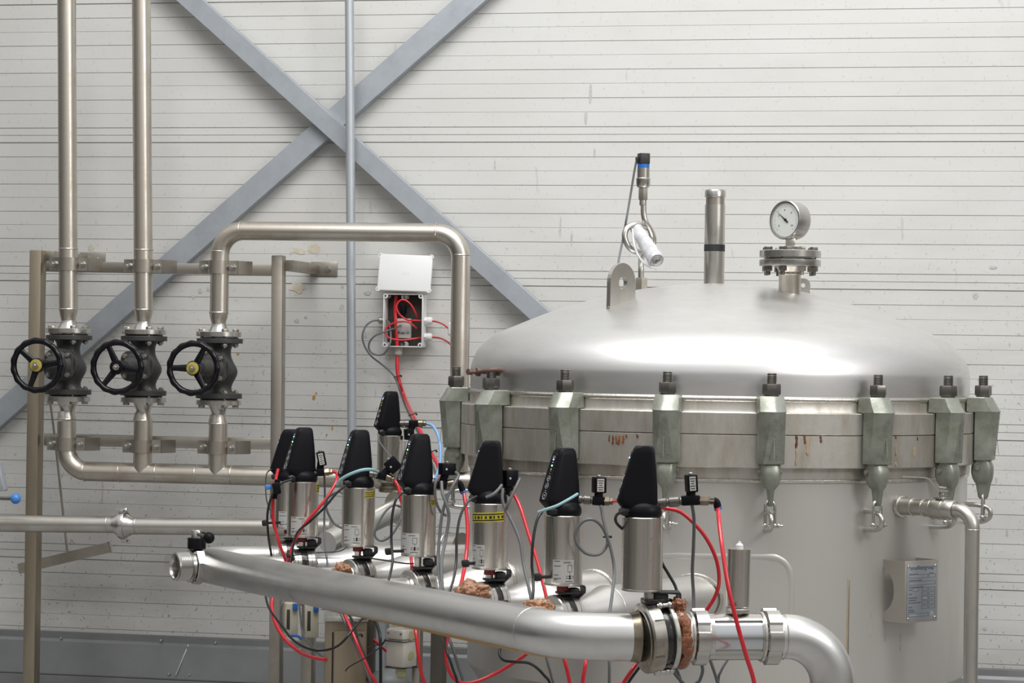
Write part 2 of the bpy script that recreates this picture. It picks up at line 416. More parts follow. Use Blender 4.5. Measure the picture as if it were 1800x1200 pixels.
bm = B(); box(bm, T((0.3, 5.0, -.05)), 9, 11, .1); struct(obj('floor', bm, 'concrete'))
# sheet-metal skirting at the foot of the wall, in two lapped sheets with screws
zs1 = wall_pt(60, 1113).z; zs0 = wall_pt(60, 1178).z
mw = Matrix.Identity(4)
for r in range(3): mw[r][0] = WD[r]; mw[r][1] = -WN[r]; mw[r][2] = (0, 0, 1)[r]
def wm(s, o, z): mm = mw.copy(); mm.translation = W0 + WD * s + WN * o + Vector((0, 0, z)); return mm
sj = (wall_pt(322, 1150) - W0).dot(WD)
def skirt(s0, s1, off, name):
    bm = B()
    poly = [(0.004, zs1 + .012), (off + .012, zs1 + .008), (off + .014, zs1 - .012), (off + .022, zs1 - .022), (off + .05, zs0), (off + .05, zs0 - .004), (0.004, zs0 - .004)]
    mm = Matrix.Identity(4)
    for r in range(3): mm[r][0] = WN[r]; mm[r][1] = (0, 0, 1)[r]; mm[r][2] = WD[r]
    mm.translation = W0 + WD * ((s0 + s1) / 2)
    prism(bm, poly, mm, s1 - s0); return struct(obj(name, bm, 'sheet', smooth=False))
skirt(L0, sj, 0, 'trim_1'); skirt(sj - .004, L1, .004, 'trim_2')
bm = B(); box(bm, wm((L0 + L1) / 2, .035, (zs0 - .005) / 2), L1 - L0, .06, zs0 - .006, .002); struct(obj('baseboard_back', bm, 'sheet'))
for i, (px, py) in enumerate(((283, 1125), (379, 1129), (297, 1184), (333, 1185), (107, 1121))):
    p = wall_pt(px, py, .05 if py > 1150 else .018)
    bm = B(); lathe(bm, [(.0055, -.004), (.0055, .002), (.004, .0045), (.0001, .0052)], p, WN, 12)
    solo('screw', bm, 'bright', ('screw head in the dark skirting sheet left of its lap joint', 'screw head in the skirting sheet just right of its lap joint', 'small screw low on the skirting left of the lap joint', 'small screw low on the skirting right of the lap joint', 'reddish screw head on the skirting beside the frame post')[i], 'screw', 'skirting screws')

# ================================================================== FILTER VESSEL
VC = Vector((at(1262, 700, 7.3).x, 7.3, 0))
def vpt(th, r, z): return VC + Vector((r * math.sin(th), -r * math.cos(th), z))   # th=0 faces the camera
zc = lambda h: CZ + h
body = thing('filter_vessel', 'large round stainless pressure vessel standing before the panelled wall', 'tank', (VC.x, VC.y, 0))
RB = .716
bm = B(); lathe(bm, [(.0001, .36), (.35, .38), (.62, .47), (RB, .62), (RB, zc(-.31)), (.0001, zc(-.31))], VC, n=128)
obj('shell', bm, 'shell', body)
bm = B(); lathe(bm, [(RB - .01, zc(-.325)), (RB + .004, zc(-.322)), (RB + .006, zc(-.316)), (RB + .003, zc(-.311)), (RB - .01, zc(-.309))], VC, n=128)
obj('weld_bead', bm, 'weld', body)
bm = B(); lathe(bm, [(.55, zc(-.312)), (.722, zc(-.312)), (.724, zc(-.283)), (.742, zc(-.283)), (.744, zc(-.281)), (.744, zc(-.1985)), (.742, zc(-.1970)), (.55, zc(-.1970))], VC, n=160)
obj('body_flange', bm, 'flange', body)
for a in (25, 115, 205, 295):
    p = vpt(rad(a), .56, 0); bm = B(); cyl(bm, (p.x, p.y, .0), (p.x, p.y, .5), .05, 20); obj('leg', bm, 'shell', body)
lid = thing('vessel_lid', 'domed stainless lid clamped on top of the round vessel', 'lid', (VC.x, VC.y, zc(-.197)))
dome = [(.719, -.105), (.7195, -.05), (.7175, -.028), (.709, -.002), (.694, .024), (.670, .047), (.636, .069), (.59, .0885), (.54, .1095), (.48, .1325), (.40, .158), (.32, .180), (.23, .199), (.13, .2125), (.05, .2178), (.0001, .219)]
dp = catmull([(r, h, 0) for r, h in dome], 5)
bm = B(); lathe(bm, [(.60, zc(-.105))] + [(p.x, zc(p.y)) for p in dp], VC, n=160)
obj('dome', bm, 'lid', lid, sharp=rad(60))
bm = B()
rings = []
for k in range(11):
    a = 2 * PI * k / 10
bp = []
for k in range(9):
    a = -PI / 2 + PI * k / 8 * 1.0
    bp.append((.716 + .0085 * math.cos(a), zc(-.104) + .0085 * math.sin(a)))
lathe(bm, [(.70, zc(-.1125))] + bp + [(.70, zc(-.0955))], VC, n=160); obj('weld_bead', bm, 'weld', lid)
bm = B(); lathe(bm, [(.60, zc(-.1958)), (.7415, zc(-.1958)), (.744, zc(-.194)), (.744, zc(-.140)), (.742, zc(-.138)), (.7235, zc(-.1375)), (.721, zc(-.132)), (.721, zc(-.110)), (.60, zc(-.11))], VC, n=160)
obj('lid_flange', bm, 'flange', lid)
def lid_z(r):
    for (a, b) in zip(dp, dp[1:]):
        if b.x <= r <= a.x: return zc(a.y + (b.y - a.y) * (a.x - r) / max(a.x - b.x, 1e-6))
    return zc(.219)
# ================================================================== ON THE VESSEL
def cyl_hit(px, py, r):
    """where a photo pixel's ray first meets the vessel cylinder of radius r -> (angle, z)"""
    d = FW + RV * ((px - 900) / F) + DV * ((py - 600) / F)
    ox, oy = CAM.x - VC.x, CAM.y - VC.y
    a = d.x ** 2 + d.y ** 2; b = 2 * (ox * d.x + oy * d.y); c = ox ** 2 + oy ** 2 - r * r
    t = (-b - math.sqrt(max(b * b - 4 * a * c, 0))) / (2 * a)
    p = CAM + d * t
    return math.atan2(p.x - VC.x, -(p.y - VC.y)), p.z
def lid_hit(px, py):
    Y = 6.3
    while Y < 7.9:
        p = at(px, py, Y); r = (Vector((p.x, p.y, 0)) - VC).length
        if r < .7 and p.z <= lid_z(r): return p
        Y += .004
    return at(px, py, 7.3)
def vm(th, z=0): return Matrix.Translation(VC + Vector((0, 0, z))) @ Matrix.Rotation(th, 4, 'Z')   # local: x tangent, -y outward
# eyes welded on the shell under each clamp
def th_of(px, rho):
    lo, hi = rad(-95), rad(95)
    f = lambda t: (VC.x + rho * math.sin(t)) / (7.3 - rho * math.cos(t)) * F + 900 - px
    for _ in range(50):
        md = (lo + hi) / 2
        if f(md) > 0: hi = md
        else: lo = md
    return lo
STUD = [792, 864, 994, 1174, 1357, 1544, 1667.5, 1729]
TH = [th_of(p + 0.6, .765) for p in STUD]
for th in TH:
    bm = B(); mm = vm(th)
    pts = [(0, -.700, zc(-.397)), (0, -.752, zc(-.397)), (0, -.784, zc(-.405)), (0, -.790, zc(-.425)), (0, -.776, zc(-.440)), (0, -.745, zc(-.445)), (0, -.700, zc(-.445))]
    sweep(bm, catmull([mm @ Vector(p) for p in pts], 5), .0065, 12)
    for z in (-.397, -.445):
        p = mm @ Vector((0, -.702, zc(z))); sphere(bm, p, .0095, 12, 8, (1, 1, .9))
    obj('shackle_eye', bm, 'bright', body)
# --- the clamps: one is built, the others are copies
CL = ['galvanized clamp with stud at the far left edge of the vessel lid', 'galvanized clamp on the lid flange with a rusty shackle hooked over its stud',
      'galvanized clamp on the lid flange above the fifth black valve head', 'galvanized clamp on the lid flange above the frontmost actuator valve',
      'galvanized clamp on the lid flange straight below the pressure gauge', 'galvanized clamp on the lid flange above the nameplate bracket',
      'galvanized clamp on the lid flange above the ball valve lever', 'galvanized clamp with stud at the far right edge of the vessel lid']
def clamp_proto():
    t = thing('swing_clamp', CL[0], 'clamp', group='clamps around the vessel lid', mtx=vm(TH[0], zc(-.27)))
    k = dict(world=False)
    Z = lambda h: h + .27
    bm = B(); rings = []
    def sec(z, rin, rout, hw, oc, cut=.019):
        rs = rout - cut
        return [Vector((x, -r, Z(z))) for x, r in ((-hw, rin), (hw, rin), (hw, rs), (oc, rout), (-oc, rout), (-hw, rs))]
    rings = [sec(-.0945, .7270, .789, .0305, .009, .016), sec(-.0965, .7250, .791, .032, .009, .017), sec(-.118, .7245, .803, .0335, .0085), sec(-.1345, .7245, .814, .0345, .0085),
             sec(-.1370, .7485, .8122, .033, .0095), sec(-.165, .7475, .809, .033, .0115), sec(-.20, .7475, .805, .0335, .015), sec(-.25, .7475, .799, .034, .0225), sec(-.268, .7475, .797, .034, .025), sec(-.2705, .749, .795, .0325, .024)]
    loft(bm, rings); obj('jaw', bm, 'cast', t, **k)
    bm = B()
    def ell(z, rc, ra, hw, n=20, pw=.62):
        out = []
        for i in range(n):
            a = 2 * PI * i / n; c, s = math.cos(a), math.sin(a)
            out.append(Vector((hw * math.copysign(abs(c) ** pw, c), -(rc + ra * math.copysign(abs(s) ** pw, s)), Z(z))))
        return out
    loft(bm, [ell(-.268, .768, .019, .024), ell(-.286, .766, .030, .0255), ell(-.305, .766, .031, .0255), ell(-.322, .767, .028, .022), ell(-.332, .768, .024, .014), ell(-.338, .769, .021, .0085), ell(-.355, .769, .018, .007), ell(-.374, .769, .014, .0065), ell(-.380, .769, .009, .005)])
    lathe(bm, [(.0065, -.031), (.0065, .031)], (0, -.756, Z(-.292)), (1, 0, 0), 12)
    obj('hook', bm, 'cast', t, **k)
    # raised casting marks on the outer face
    bm = B()
    for z, x in ((-.150, -.003), (-.150, .003), (-.156, -.003), (-.156, .002), (-.195, 0), (-.205, .001), (-.215, 0), (-.226, .001), (-.236, .002), (-.246, -.009), (-.252, -.008), (-.247, .010), (-.255, .010)):
        ro = .8125 - (-.1345 - z) * .1115
        box(bm, T((x, -ro, Z(z))), .0038, .0016, .0028)
    box(bm, T((0, -.8045, Z(-.20))) @ Matrix.Rotation(-.111, 4, 'X'), .0022, .001, .11)
    obj('casting_mark', bm, 'cast', t, **k)
    bm = B(); lathe(bm, [(.0165, 0), (.0195, .0004), (.0195, .0036), (.0165, .004)], (0, -.765, Z(-.0945)), (0, 0, 1), 28); obj('washer', bm, 'darksteel', t, **k)
    bm = B(); hexnut(bm, (0, -.765, Z(-.0905)), (0, 0, 1), .0415, .0285, a0=.35); obj('nut', bm, 'darksteel', t, **k)
    bm = B(); pr = [(.0122, -.01)]
    z = .0285
    pr += [(.0122, .026)]
    while z < .052: pr += [(.0137, z), (.0122, z + .0015)]; z += .003
    pr += [(.0128, .0545), (.0105, .0565), (.0001, .0568)]
    lathe(bm, pr, (0, -.765, Z(-.0905)), (0, 0, 1), 24); obj('stud', bm, 'darksteel', t, **k)
    return t
c0 = clamp_proto()
for th, lb in list(zip(TH, CL))[1:]: copy_tree(c0, vm(th, zc(-.27)), lb)
# links between clamp tails and eyes
LK = ['steel chain link hanging under the far left clamp', 'steel chain link under the clamp with the rusty shackle', None, 'steel chain link hanging behind the frontmost black valve head',
      'steel shackle link hanging under the clamp below the pressure gauge', 'steel shackle link hanging under the clamp left of the vent nozzle', 'steel shackle link under the clamp behind the ball valve', 'steel shackle link hanging under the far right clamp']
def link_proto(th):
    t = thing('shackle', LK[0], 'shackle', group='shackles under the clamps', mtx=vm(th, zc(-.37)))
    bm = B(); H = .050; w = .0125; pts = []
    pts = [(-w, -.769, -.060), (-w, -.769, -.012)] + [(-w * math.cos(a), -.769, -.012 + w * 1.25 * math.sin(a)) for a in [PI * i / 10 for i in range(1, 10)]] + [(w, -.769, -.012), (w, -.769, -.060)]
    sweep(bm, pts, .0042, 10)
    obj('bow', bm, 'bright', t, world=False)
    bm = B()
    for s in (-1, 1): sphere(bm, (s * w, -.769, -.060), .0068, 12, 8)
    obj('lug_eye', bm, 'bright', t, world=False)
    bm = B(); lathe(bm, [(.0032, -.020), (.0032, .019), (.0065, .020), (.0065, .024), (.003, .0245), (.003, .034), (.0001, .035)], (0, -.769, -.0605), (1, 0, 0), 12)
    obj('pin', bm, 'bright', t, world=False)
    return t
l0 = link_proto(TH[0])
for i in (1, 3, 4, 5, 6, 7): copy_tree(l0, vm(TH[i], zc(-.37)), LK[i])
# rusty shackle over the second clamp's stud
def rusty():
    t = thing('rusty_shackle', 'rust brown bow shackle lying over the second clamp stud from the left', 'shackle', mtx=vm(TH[1], zc(-.058)))
    bm = B(); k = dict(world=False)
    pts = [(-.028, -.790, .012), (0, -.792, .014), (.024, -.788, .017), (.036, -.770, .020), (.030, -.752, .018), (.006, -.744, .014), (-.026, -.746, .012)]
    sweep(bm, catmull(pts, 6), .0062, 12); obj('bow', bm, 'rustsh', t, **k)
    bm = B()
    for y in (-.790, -.747): lathe(bm, [(.006, -.006), (.0115, -.005), (.0115, .005), (.006, .006)], (-.029, y, .012), (.2, 1, 0), 16)
    obj('lug_eye', bm, 'rustsh', t, **k)
    bm = B(); lathe(bm, [(.0055, -.030), (.0055, .040), (.010, .041), (.010, .049), (.006, .050)], (-.029, -.775, .012), (.15, 1, 0), 14); lathe(bm, [(.0095, 0), (.0095, .012)], (-.029, -.812, .012), (.15, -1, 0), 6)
    obj('pin', bm, 'rustsh', t, **k)
rusty()
# --- dried drips under the flange seam
def drip(px, y0, y1, wpx, mt, parent, r=.7445, name='rust_drip'):
    th, z0 = cyl_hit(px, y0, r); _, z1 = cyl_hit(px, y1, r)
    hw = wpx / 2 * mpp(6.6) / r; bm = B(); rings = []
    for i in range(9):
        f = i / 8; w_ = hw * (1.05 - .45 * f + .35 * math.exp(-((f - .82) / .12) ** 2)) * (1 if 0 < i < 8 else .35)
        w_ *= 1 + .18 * math.sin(px + i * 1.7)
        z = z0 + (z1 - z0) * f; q = .0016 * (.5 + .9 * f)
        mid = th + hw * .25 * math.sin(px * .7 + f * 4)
        rings.append([vpt(mid - w_, r - .0008, z), vpt(mid - w_ * .55, r + q * .8, z), vpt(mid, r + q, z), vpt(mid + w_ * .55, r + q * .8, z), vpt(mid + w_, r - .0008, z)])
    loft(bm, rings, True, True); return obj(name, bm, mt, parent)
for a in ((1071, 764, 776, 3), (1077, 765, 781, 4.5), (1083, 766, 780, 3), (1101, 764, 769, 4), (1120, 763, 769, 5), (1400, 765, 788, 5.5), (1415, 765, 780, 5), (1443, 766, 778, 5), (1575, 766, 771, 4), (1613, 767, 774, 3)): drip(*a, 'rust', body)
for a in ((1088, 765, 782, 6), (1095, 765, 779, 5)): drip(*a, 'darkfoam', body)
for a in ((1400, 790, 818, 6), (1421, 768, 800, 9), (1575, 779, 801, 3), (1608, 786, 804, 4), (1575, 812, 819, 4)): drip(*a, 'tan', body)
drip(1490, 1016, 1165, 5, 'tan', body, RB - .0005, 'weld_streak'); drip(1493, 1018, 1165, 2.2, 'bright', body, RB + .0002, 'weld_streak')
for a in ((1556, 1092, 1128, 3), (1583, 1098, 1145, 9), (1531, 1040, 1085, 4), (1530, 1090, 1120, 4)): drip(*a, 'smudge', body, RB - .0012, 'dirt_streak')
# reinforcement ridge pressed into the shell
def ridge(pxs, w):
    bm = B(); pts = []
    for px, py in pxs:
        th, z = cyl_hit(px, py, RB); pts.append(vpt(th, RB - .0205, z))
    sweep(bm, catmull(pts, 6), w, 40); obj('pressed_ridge', bm, 'shell', body, sharp=rad(80))
ridge([(1130, 976), (1200, 977), (1280, 978), (1350, 979), (1372, 984), (1386, 998), (1391, 1020), (1391, 1060), (1390, 1110)], .022)
# --- nameplate on its bracket
th = th_of(1626, .79); mm = vm(th)
zt, zb = zc(-.526), zc(-.690); zm = (zt + zb) / 2; hw = .064
t = thing('nameplate', 'grey engraved maker\'s nameplate on a bent bracket on the vessel shell', 'nameplate', mtx=vm(th, zb))
bm = B(); H = zt - zb
box(bm, mm @ T((0, -.7885, zm)), 2 * hw, .003, H, .0008)
for s in (-1, 1):
    pl = [(-.700, H / 2), (-.789, H / 2), (-.789, -H / 2), (-.700, -H / 2)]
    pl += [(-.700, -H / 2 + .022)] + [(-.700 - .052 * math.cos(a) , (H / 2 - .020) * math.sin(a)) for a in [(-.5 + i / 12) * PI for i in range(1, 12)]] + [(-.700, H / 2 - .022)]
    m2 = mm @ T((s * hw, 0, zm)) @ Matrix(((0, 0, 1, 0), (1, 0, 0, 0), (0, 1, 0, 0), (0, 0, 0, 1)))
    prism(bm, pl, m2, .003)
obj('bracket', bm, 'brushedbracket', t)
bm = B(); box(bm, mm @ T((0, -.7912, zm - .002)), 2 * hw - .014, .0022, H - .016, .0009); pln = obj('engraved_plate', bm, 'plate', t)
FR = Matrix(((1, 0, 0, 0), (0, 0, -1, 0), (0, 1, 0, 0), (0, 0, 0, 1)))      # text plane: x right, y up, facing outward
def pm(x, z, d=.7924): return mm @ T((x, -d, zm + z)) @ FR
bm = text_bm('amafiltergroup', .0158, pm(0, .0630)); obj('lettering', bm, 'etch', pln)
bm = B()
def ln(x0, z0, x1, z1, w_=.0006): box(bm, pm((x0 + x1) / 2, (z0 + z1) / 2), abs(x1 - x0) + w_, abs(z1 - z0) + w_, .0006)
def rect(x0, z0, x1, z1): ln(x0, z0, x1, z0); ln(x0, z1, x1, z1); ln(x0, z0, x0, z1); ln(x1, z0, x1, z1)
ln(-.040, .0535, -.016, .0535, .0004)
rect(-.052, .036, .022, .045); rect(.026, .036, .052, .045)
rect(-.052, .018, .052, .027)
for i, z in enumerate((.006, -.006, -.018, -.030, -.042)):
    rect(.000, z - .004, .023, z + .004); rect(.027, z - .004, .052, z + .004)
rect(-.052, -.066, .026, -.058); rect(-.038, .002, -.014, .009)
for z, wd in ((.030, .05), (.012, .055), (.005, .012), (-.006, .012), (-.016, .032), (-.022, .028), (-.029, .044), (-.041, .012), (-.048, .020), (-.053, .024)):
    x = -.052
    while x < -.052 + wd:
        s_ = R_.uniform(.0015, .004); box(bm, pm(x + s_ / 2, z), s_, .0022, .0005); x += s_ + .001
x = -.050
for x0, z0, n in ((-.050, .0475, 14), (.028, .0475, 7)):
    for i in range(n): box(bm, pm(x0 + i * .0026, z0), .0017, .0018, .0005)
obj('engraving', bm, 'etch', pln)
for x0, x1, z in ((-.036, -.016, .0055), (-.050, -.030, .0405), (-.022, -.004, .0405), (.028, .037, .0405), (.040, .050, .0405), (.002, .021, -.018), (-.050, -.020, -.062)):
    bm = B(); box(bm, pm((x0 + x1) / 2, z), x1 - x0, .005, .0004); obj('bare_field', bm, 'platelight', pln)
bm = B(); lathe(bm, [(.006, -.0002), (.006, .0003)], pm(.040, -.060).translation, pm(0, 0).to_3x3() @ Vector((0, 0, 1)), 20); obj('stamp_field', bm, 'platelight', pln)
for x, z in ((-.053, .067), (.053, .067), (-.053, -.071), (.053, -.071)):
    bm = B(); lathe(bm, [(.004, -.001), (.004, .001), (.0025, .0022), (.0001, .0024)], pm(x, z).translation, pm(0, 0).to_3x3() @ Vector((0, 0, 1)), 12); obj('rivet', bm, 'bright', pln)
bm = B()
for s in (-1, 1):
    for z in (zt - .006, zb + .006): sphere(bm, mm @ Vector((s * hw, -.704, z)), .0075, 10, 8, (1, 1, 1.3))
obj('weld', bm, 'weld', t)
# --- vent nozzle, ball valve and drop pipe on the right
thn, zn = cyl_hit(1583, 889, RB)
dirn = Vector((math.sin(thn), -math.cos(thn), 0)); n0 = vpt(thn, RB, zn)
def along(px):
    lo, hi = 0.0, .6
    for _ in range(40):
        md = (lo + hi) / 2; p = n0 + dirn * md
        if 900 + (p.x / p.y) * F > px: hi = md
        else: lo = md
    return lo
v0, v1 = along(1628), along(1684)
bm = B(); lathe(bm, [(.0232, -.02), (.0232, along(1611)), (.0215, along(1612)), (.0215, v0 + .004)], n0, dirn, 32); obj('vent_nozzle', bm, 'steel', body)
bm = B(); torus(bm, n0 + dirn * .004, dirn, .0245, .0062, 32, 8); obj('weld_bead', bm, 'weld', body)
bm = B(); torus(bm, n0 + dirn * along(1611.5), dirn, .0225, .0022, 32, 8); obj('weld_bead', bm, 'weld', body)
t = thing('ball_valve', 'small stainless ball valve with a lever handle on the vessel vent nozzle', 'valve', n0 + dirn * v0 - Vector((0, 0, .025)))
vl = v1 - v0
bm = B(); lathe(bm, [(.020, .0025), (.0225, .003), (.0235, vl * .18), (.0275, vl * .30), (.0285, vl * .55), (.0265, vl * .72), (.0255, vl * .80), (.0255, vl * .95), (.0225, vl), (.019, vl + .0005)], n0 + dirn * v0, dirn, 32)
obj('valve_body', bm, 'steel', t)
bm = B(); torus(bm, n0 + dirn * (v0 + .0055), dirn, .0228, .0016, 32, 8); torus(bm, n0 + dirn * (v0 + vl * .33), dirn, .0280, .0009, 32, 6); torus(bm, n0 + dirn * (v0 + vl * .68), dirn, .0272, .0009, 32, 6); obj('seam_ring', bm, 'bright', t)
vb = n0 + dirn * (v0 + vl * .58); UP = Vector((0, 0, 1))
bm = B(); box(bm, mtx(vb + UP * .029, UP, dirn), .036, .030, .004, .001); lathe(bm, [(.012, .030), (.012, .040), (.008, .041), (.008, .056), (.0001, .0565)], vb, UP, 20); obj('bonnet', bm, 'bright', t)
bm = B(); hexnut(bm, vb + UP * .048, UP, .020, .011); obj('stem_nut', bm, 'bright', t)
lt = Vector((-1, .12, 0)).normalized()
bm = B(); pth = [vb + lt * .008 + UP * .022, vb + lt * .013 + UP * .044, vb + lt * .026 + UP * .066, vb + lt * .034 + UP * .078, vb + lt * .046 + UP * .0815, vb + lt * .105 + UP * .0835]
sweep(bm, pth, .01, prof=[(-.009, -.0014), (.009, -.0014), (.009, .0014), (-.009, .0014)]); box(bm, mtx(vb + UP * .0475, UP, lt), .024, .030, .0026, .0006)
obj('lever', bm, 'bright', t)
ve = n0 + dirn * (v1 + .0008); vk = n0 + dirn * (along(1712) + .000)
vk = Vector((at(1710, 900, vk.y).x, vk.y, vk.z))
bm = B(); pts = bend([ve, vk, Vector((vk.x, vk.y, .02))], .046, 14); sweep(bm, pts, .0190, 28)
dp_ = solo('drop_pipe', bm, 'steel', 'thin stainless drop pipe running down right of the vessel nameplate', 'pipe', base=(vk.x, vk.y, .0))
bm = B(); torus(bm, Vector((vk.x, vk.y, vk.z - .047)), UP, .0190, .0014, 28, 8); obj('weld_bead', bm, 'weld', dp_, world=True)

# --- pressure gauge on its flanged diaphragm seal
gb = lid_hit(1388, 513); gx = gb.x; gy = gb.y
Z_ = lambda y: at(1388, y, gy).z; s1 = mpp(gy)
UPv = Vector((0, 0, 1))
bm = B(); lathe(bm, [(19.5 * s1, gb.z - .02), (19.5 * s1, Z_(484)), (20.5 * s1, Z_(482)), (19.5 * s1, Z_(479)), (19.2 * s1, Z_(478)), (25 * s1, Z_(468.5)), (26 * s1, Z_(468.4))], (gx, gy, 0), UPv, 36)
obj('gauge_nozzle', bm, 'pickled', lid)
bm = B(); lathe(bm, [(40 * s1, Z_(468)), (53.5 * s1, Z_(468)), (54 * s1, Z_(467)), (54 * s1, Z_(457.5)), (53 * s1, Z_(456.5)), (40 * s1, Z_(456.5))], (gx, gy, 0), UPv, 48); obj('nozzle_flange', bm, 'bright', lid)
t = thing('pressure_gauge', 'round white-faced pressure gauge on a flange on top of the lid', 'gauge', (gx, gy, Z_(455)))
bm = B(); lathe(bm, [(.01, Z_(455)), (45 * s1, Z_(455)), (46 * s1, Z_(454.5)), (46 * s1, Z_(453)), (53 * s1, Z_(452.8)), (54 * s1, Z_(452)), (54 * s1, Z_(441.5)), (53 * s1, Z_(440.5)), (30 * s1, Z_(440)), (22 * s1, Z_(436)), (20 * s1, Z_(434)), (.01, Z_(433.8))], (gx, gy, 0), UPv, 48)
obj('seal_flange', bm, 'bright', t)
bm = B(); lathe(bm, [(41 * s1, Z_(456.4)), (44 * s1, Z_(456.4)), (44 * s1, Z_(455.1)), (41 * s1, Z_(455.1))], (gx, gy, 0), UPv, 32); obj('gasket', bm, 'rubber', t)
for k in range(8):
    a = 2 * PI * k / 8 + .38; c, s_ = math.cos(a), math.sin(a); q = Vector((gx + 43 * s1 * c, gy + 43 * s1 * s_, 0))
    bm = B(); hexnut(bm, q + UPv * Z_(440.3), UPv, .020, .0095, a0=a); cyl(bm, q + UPv * (Z_(475)), q + UPv * Z_(441), .0065, 14); hexnut(bm, q + UPv * (Z_(468.2) - .0145), UPv, .0215, .0142, a0=a * 1.7); cyl(bm, q + UPv * (Z_(484)), q + UPv * Z_(474), .0066, 14)
    obj('bolt', bm, 'darksteel' if k % 3 else 'rail', t)
bm = B(); box(bm, T((gx, gy, (Z_(434) + Z_(417)) / 2)), .026, .026, Z_(416) - Z_(434), .002); obj('socket_block', bm, 'steel', t)
gc = Vector((gx - .002, gy, Z_(387.5))); gd = Vector((-.70, -.71, .03)).normalized()
R0 = 33.5 * s1
bm = B(); lathe(bm, [(.0001, -.032), (R0 * .90, -.032), (R0 * .97, -.028), (R0, -.020), (R0, .016), (R0 * 1.03, .018), (R0 * 1.03, .0235), (R0 * .98, .0255), (R0 * .90, .0245), (R0 * .89, .019), (.0001, .019)], gc, gd, 48); obj('gauge_case', bm, 'bright', t)
bm = B(); lathe(bm, [(.0001, .0192), (R0 * .885, .0192), (R0 * .885, .0200), (.0001, .0200)], gc, gd, 40); dl = obj('dial', bm, 'dial', t)
gm = mtx(gc + gd * .0202, gd, UPv)
bm = B()
for k in range(31):
    a = rad(225 - 270 * k / 30); r0, r1 = R0 * (.70 if k % 5 else .64), R0 * .78
    box(bm, gm @ T(((r0 + r1) / 2 * math.cos(a), (r0 + r1) / 2 * math.sin(a), 0)) @ Matrix.Rotation(a, 4, 'Z'), r1 - r0, .0007, .0004)
obj('scale_mark', bm, 'etch', dl)
for s_, k in (('0', 1), ('2', 8), ('4', 14), ('6', 20), ('10', 29)):
    a = rad(225 - 270 * k / 30); bm = text_bm(s_, .0085, gm @ T((R0 * .52 * math.cos(a), R0 * .52 * math.sin(a), 0))); obj('numeral', bm, 'etch', dl)
bm = B(); a = rad(141); c, s_ = math.cos(a), math.sin(a)
prism(bm, [(R0 * .74 * c, R0 * .74 * s_), (-R0 * .22 * c - .0028 * s_, -R0 * .22 * s_ + .0028 * c), (-R0 * .22 * c + .0028 * s_, -R0 * .22 * s_ - .0028 * c)], gm @ T((0, 0, .002)), .0006); lathe(bm, [(.004, 0), (.004, .003)], gm.translation, gd, 14); obj('needle', bm, 'ink', t)
bm = B(); lathe(bm, [(.0001, .0245), (R0 * .89, .0245), (R0 * .89, .0255), (.0001, .0258)], gc, gd, 40); obj('cover_glass', bm, 'glass', t)
# --- capped stand pipe on the crown
sp = lid_hit(1255, 497.5); sy = sp.y = 7.34; sp = at(1255, 497, 7.34); s2 = mpp(7.34)
zz = lambda y: at(1255, y, 7.34).z
t = thing('stand_pipe', 'capped vertical steel pipe with a black tape band on the lid crown', 'pipe', (sp.x, sp.y, zc(.215)))
bm = B(); lathe(bm, [(18 * s2, zc(.212)), (18 * s2, zz(360))], (sp.x, sp.y, 0), UPv, 32); obj('tube', bm, 'steel', t)
bm = B(); lathe(bm, [(16.5 * s2, zz(361)), (16.5 * s2, zz(347))], (sp.x, sp.y, 0), UPv, 32); obj('thread_ring', bm, 'rail', t)
bm = B(); lathe(bm, [(17 * s2, zz(347)), (18.6 * s2, zz(346)), (18.6 * s2, zz(337)), (17.4 * s2, zz(334)), (14 * s2, zz(332.5)), (.0001, zz(332))], (sp.x, sp.y, 0), UPv, 32); obj('cap', bm, 'bright', t)
bm = B(); lathe(bm, [(17.8 * s2, zz(442)), (18.5 * s2, zz(441.7)), (18.5 * s2, zz(430)), (17.8 * s2, zz(429.7))], (sp.x, sp.y, 0), UPv, 32); obj('tape_band', bm, 'tape', t)
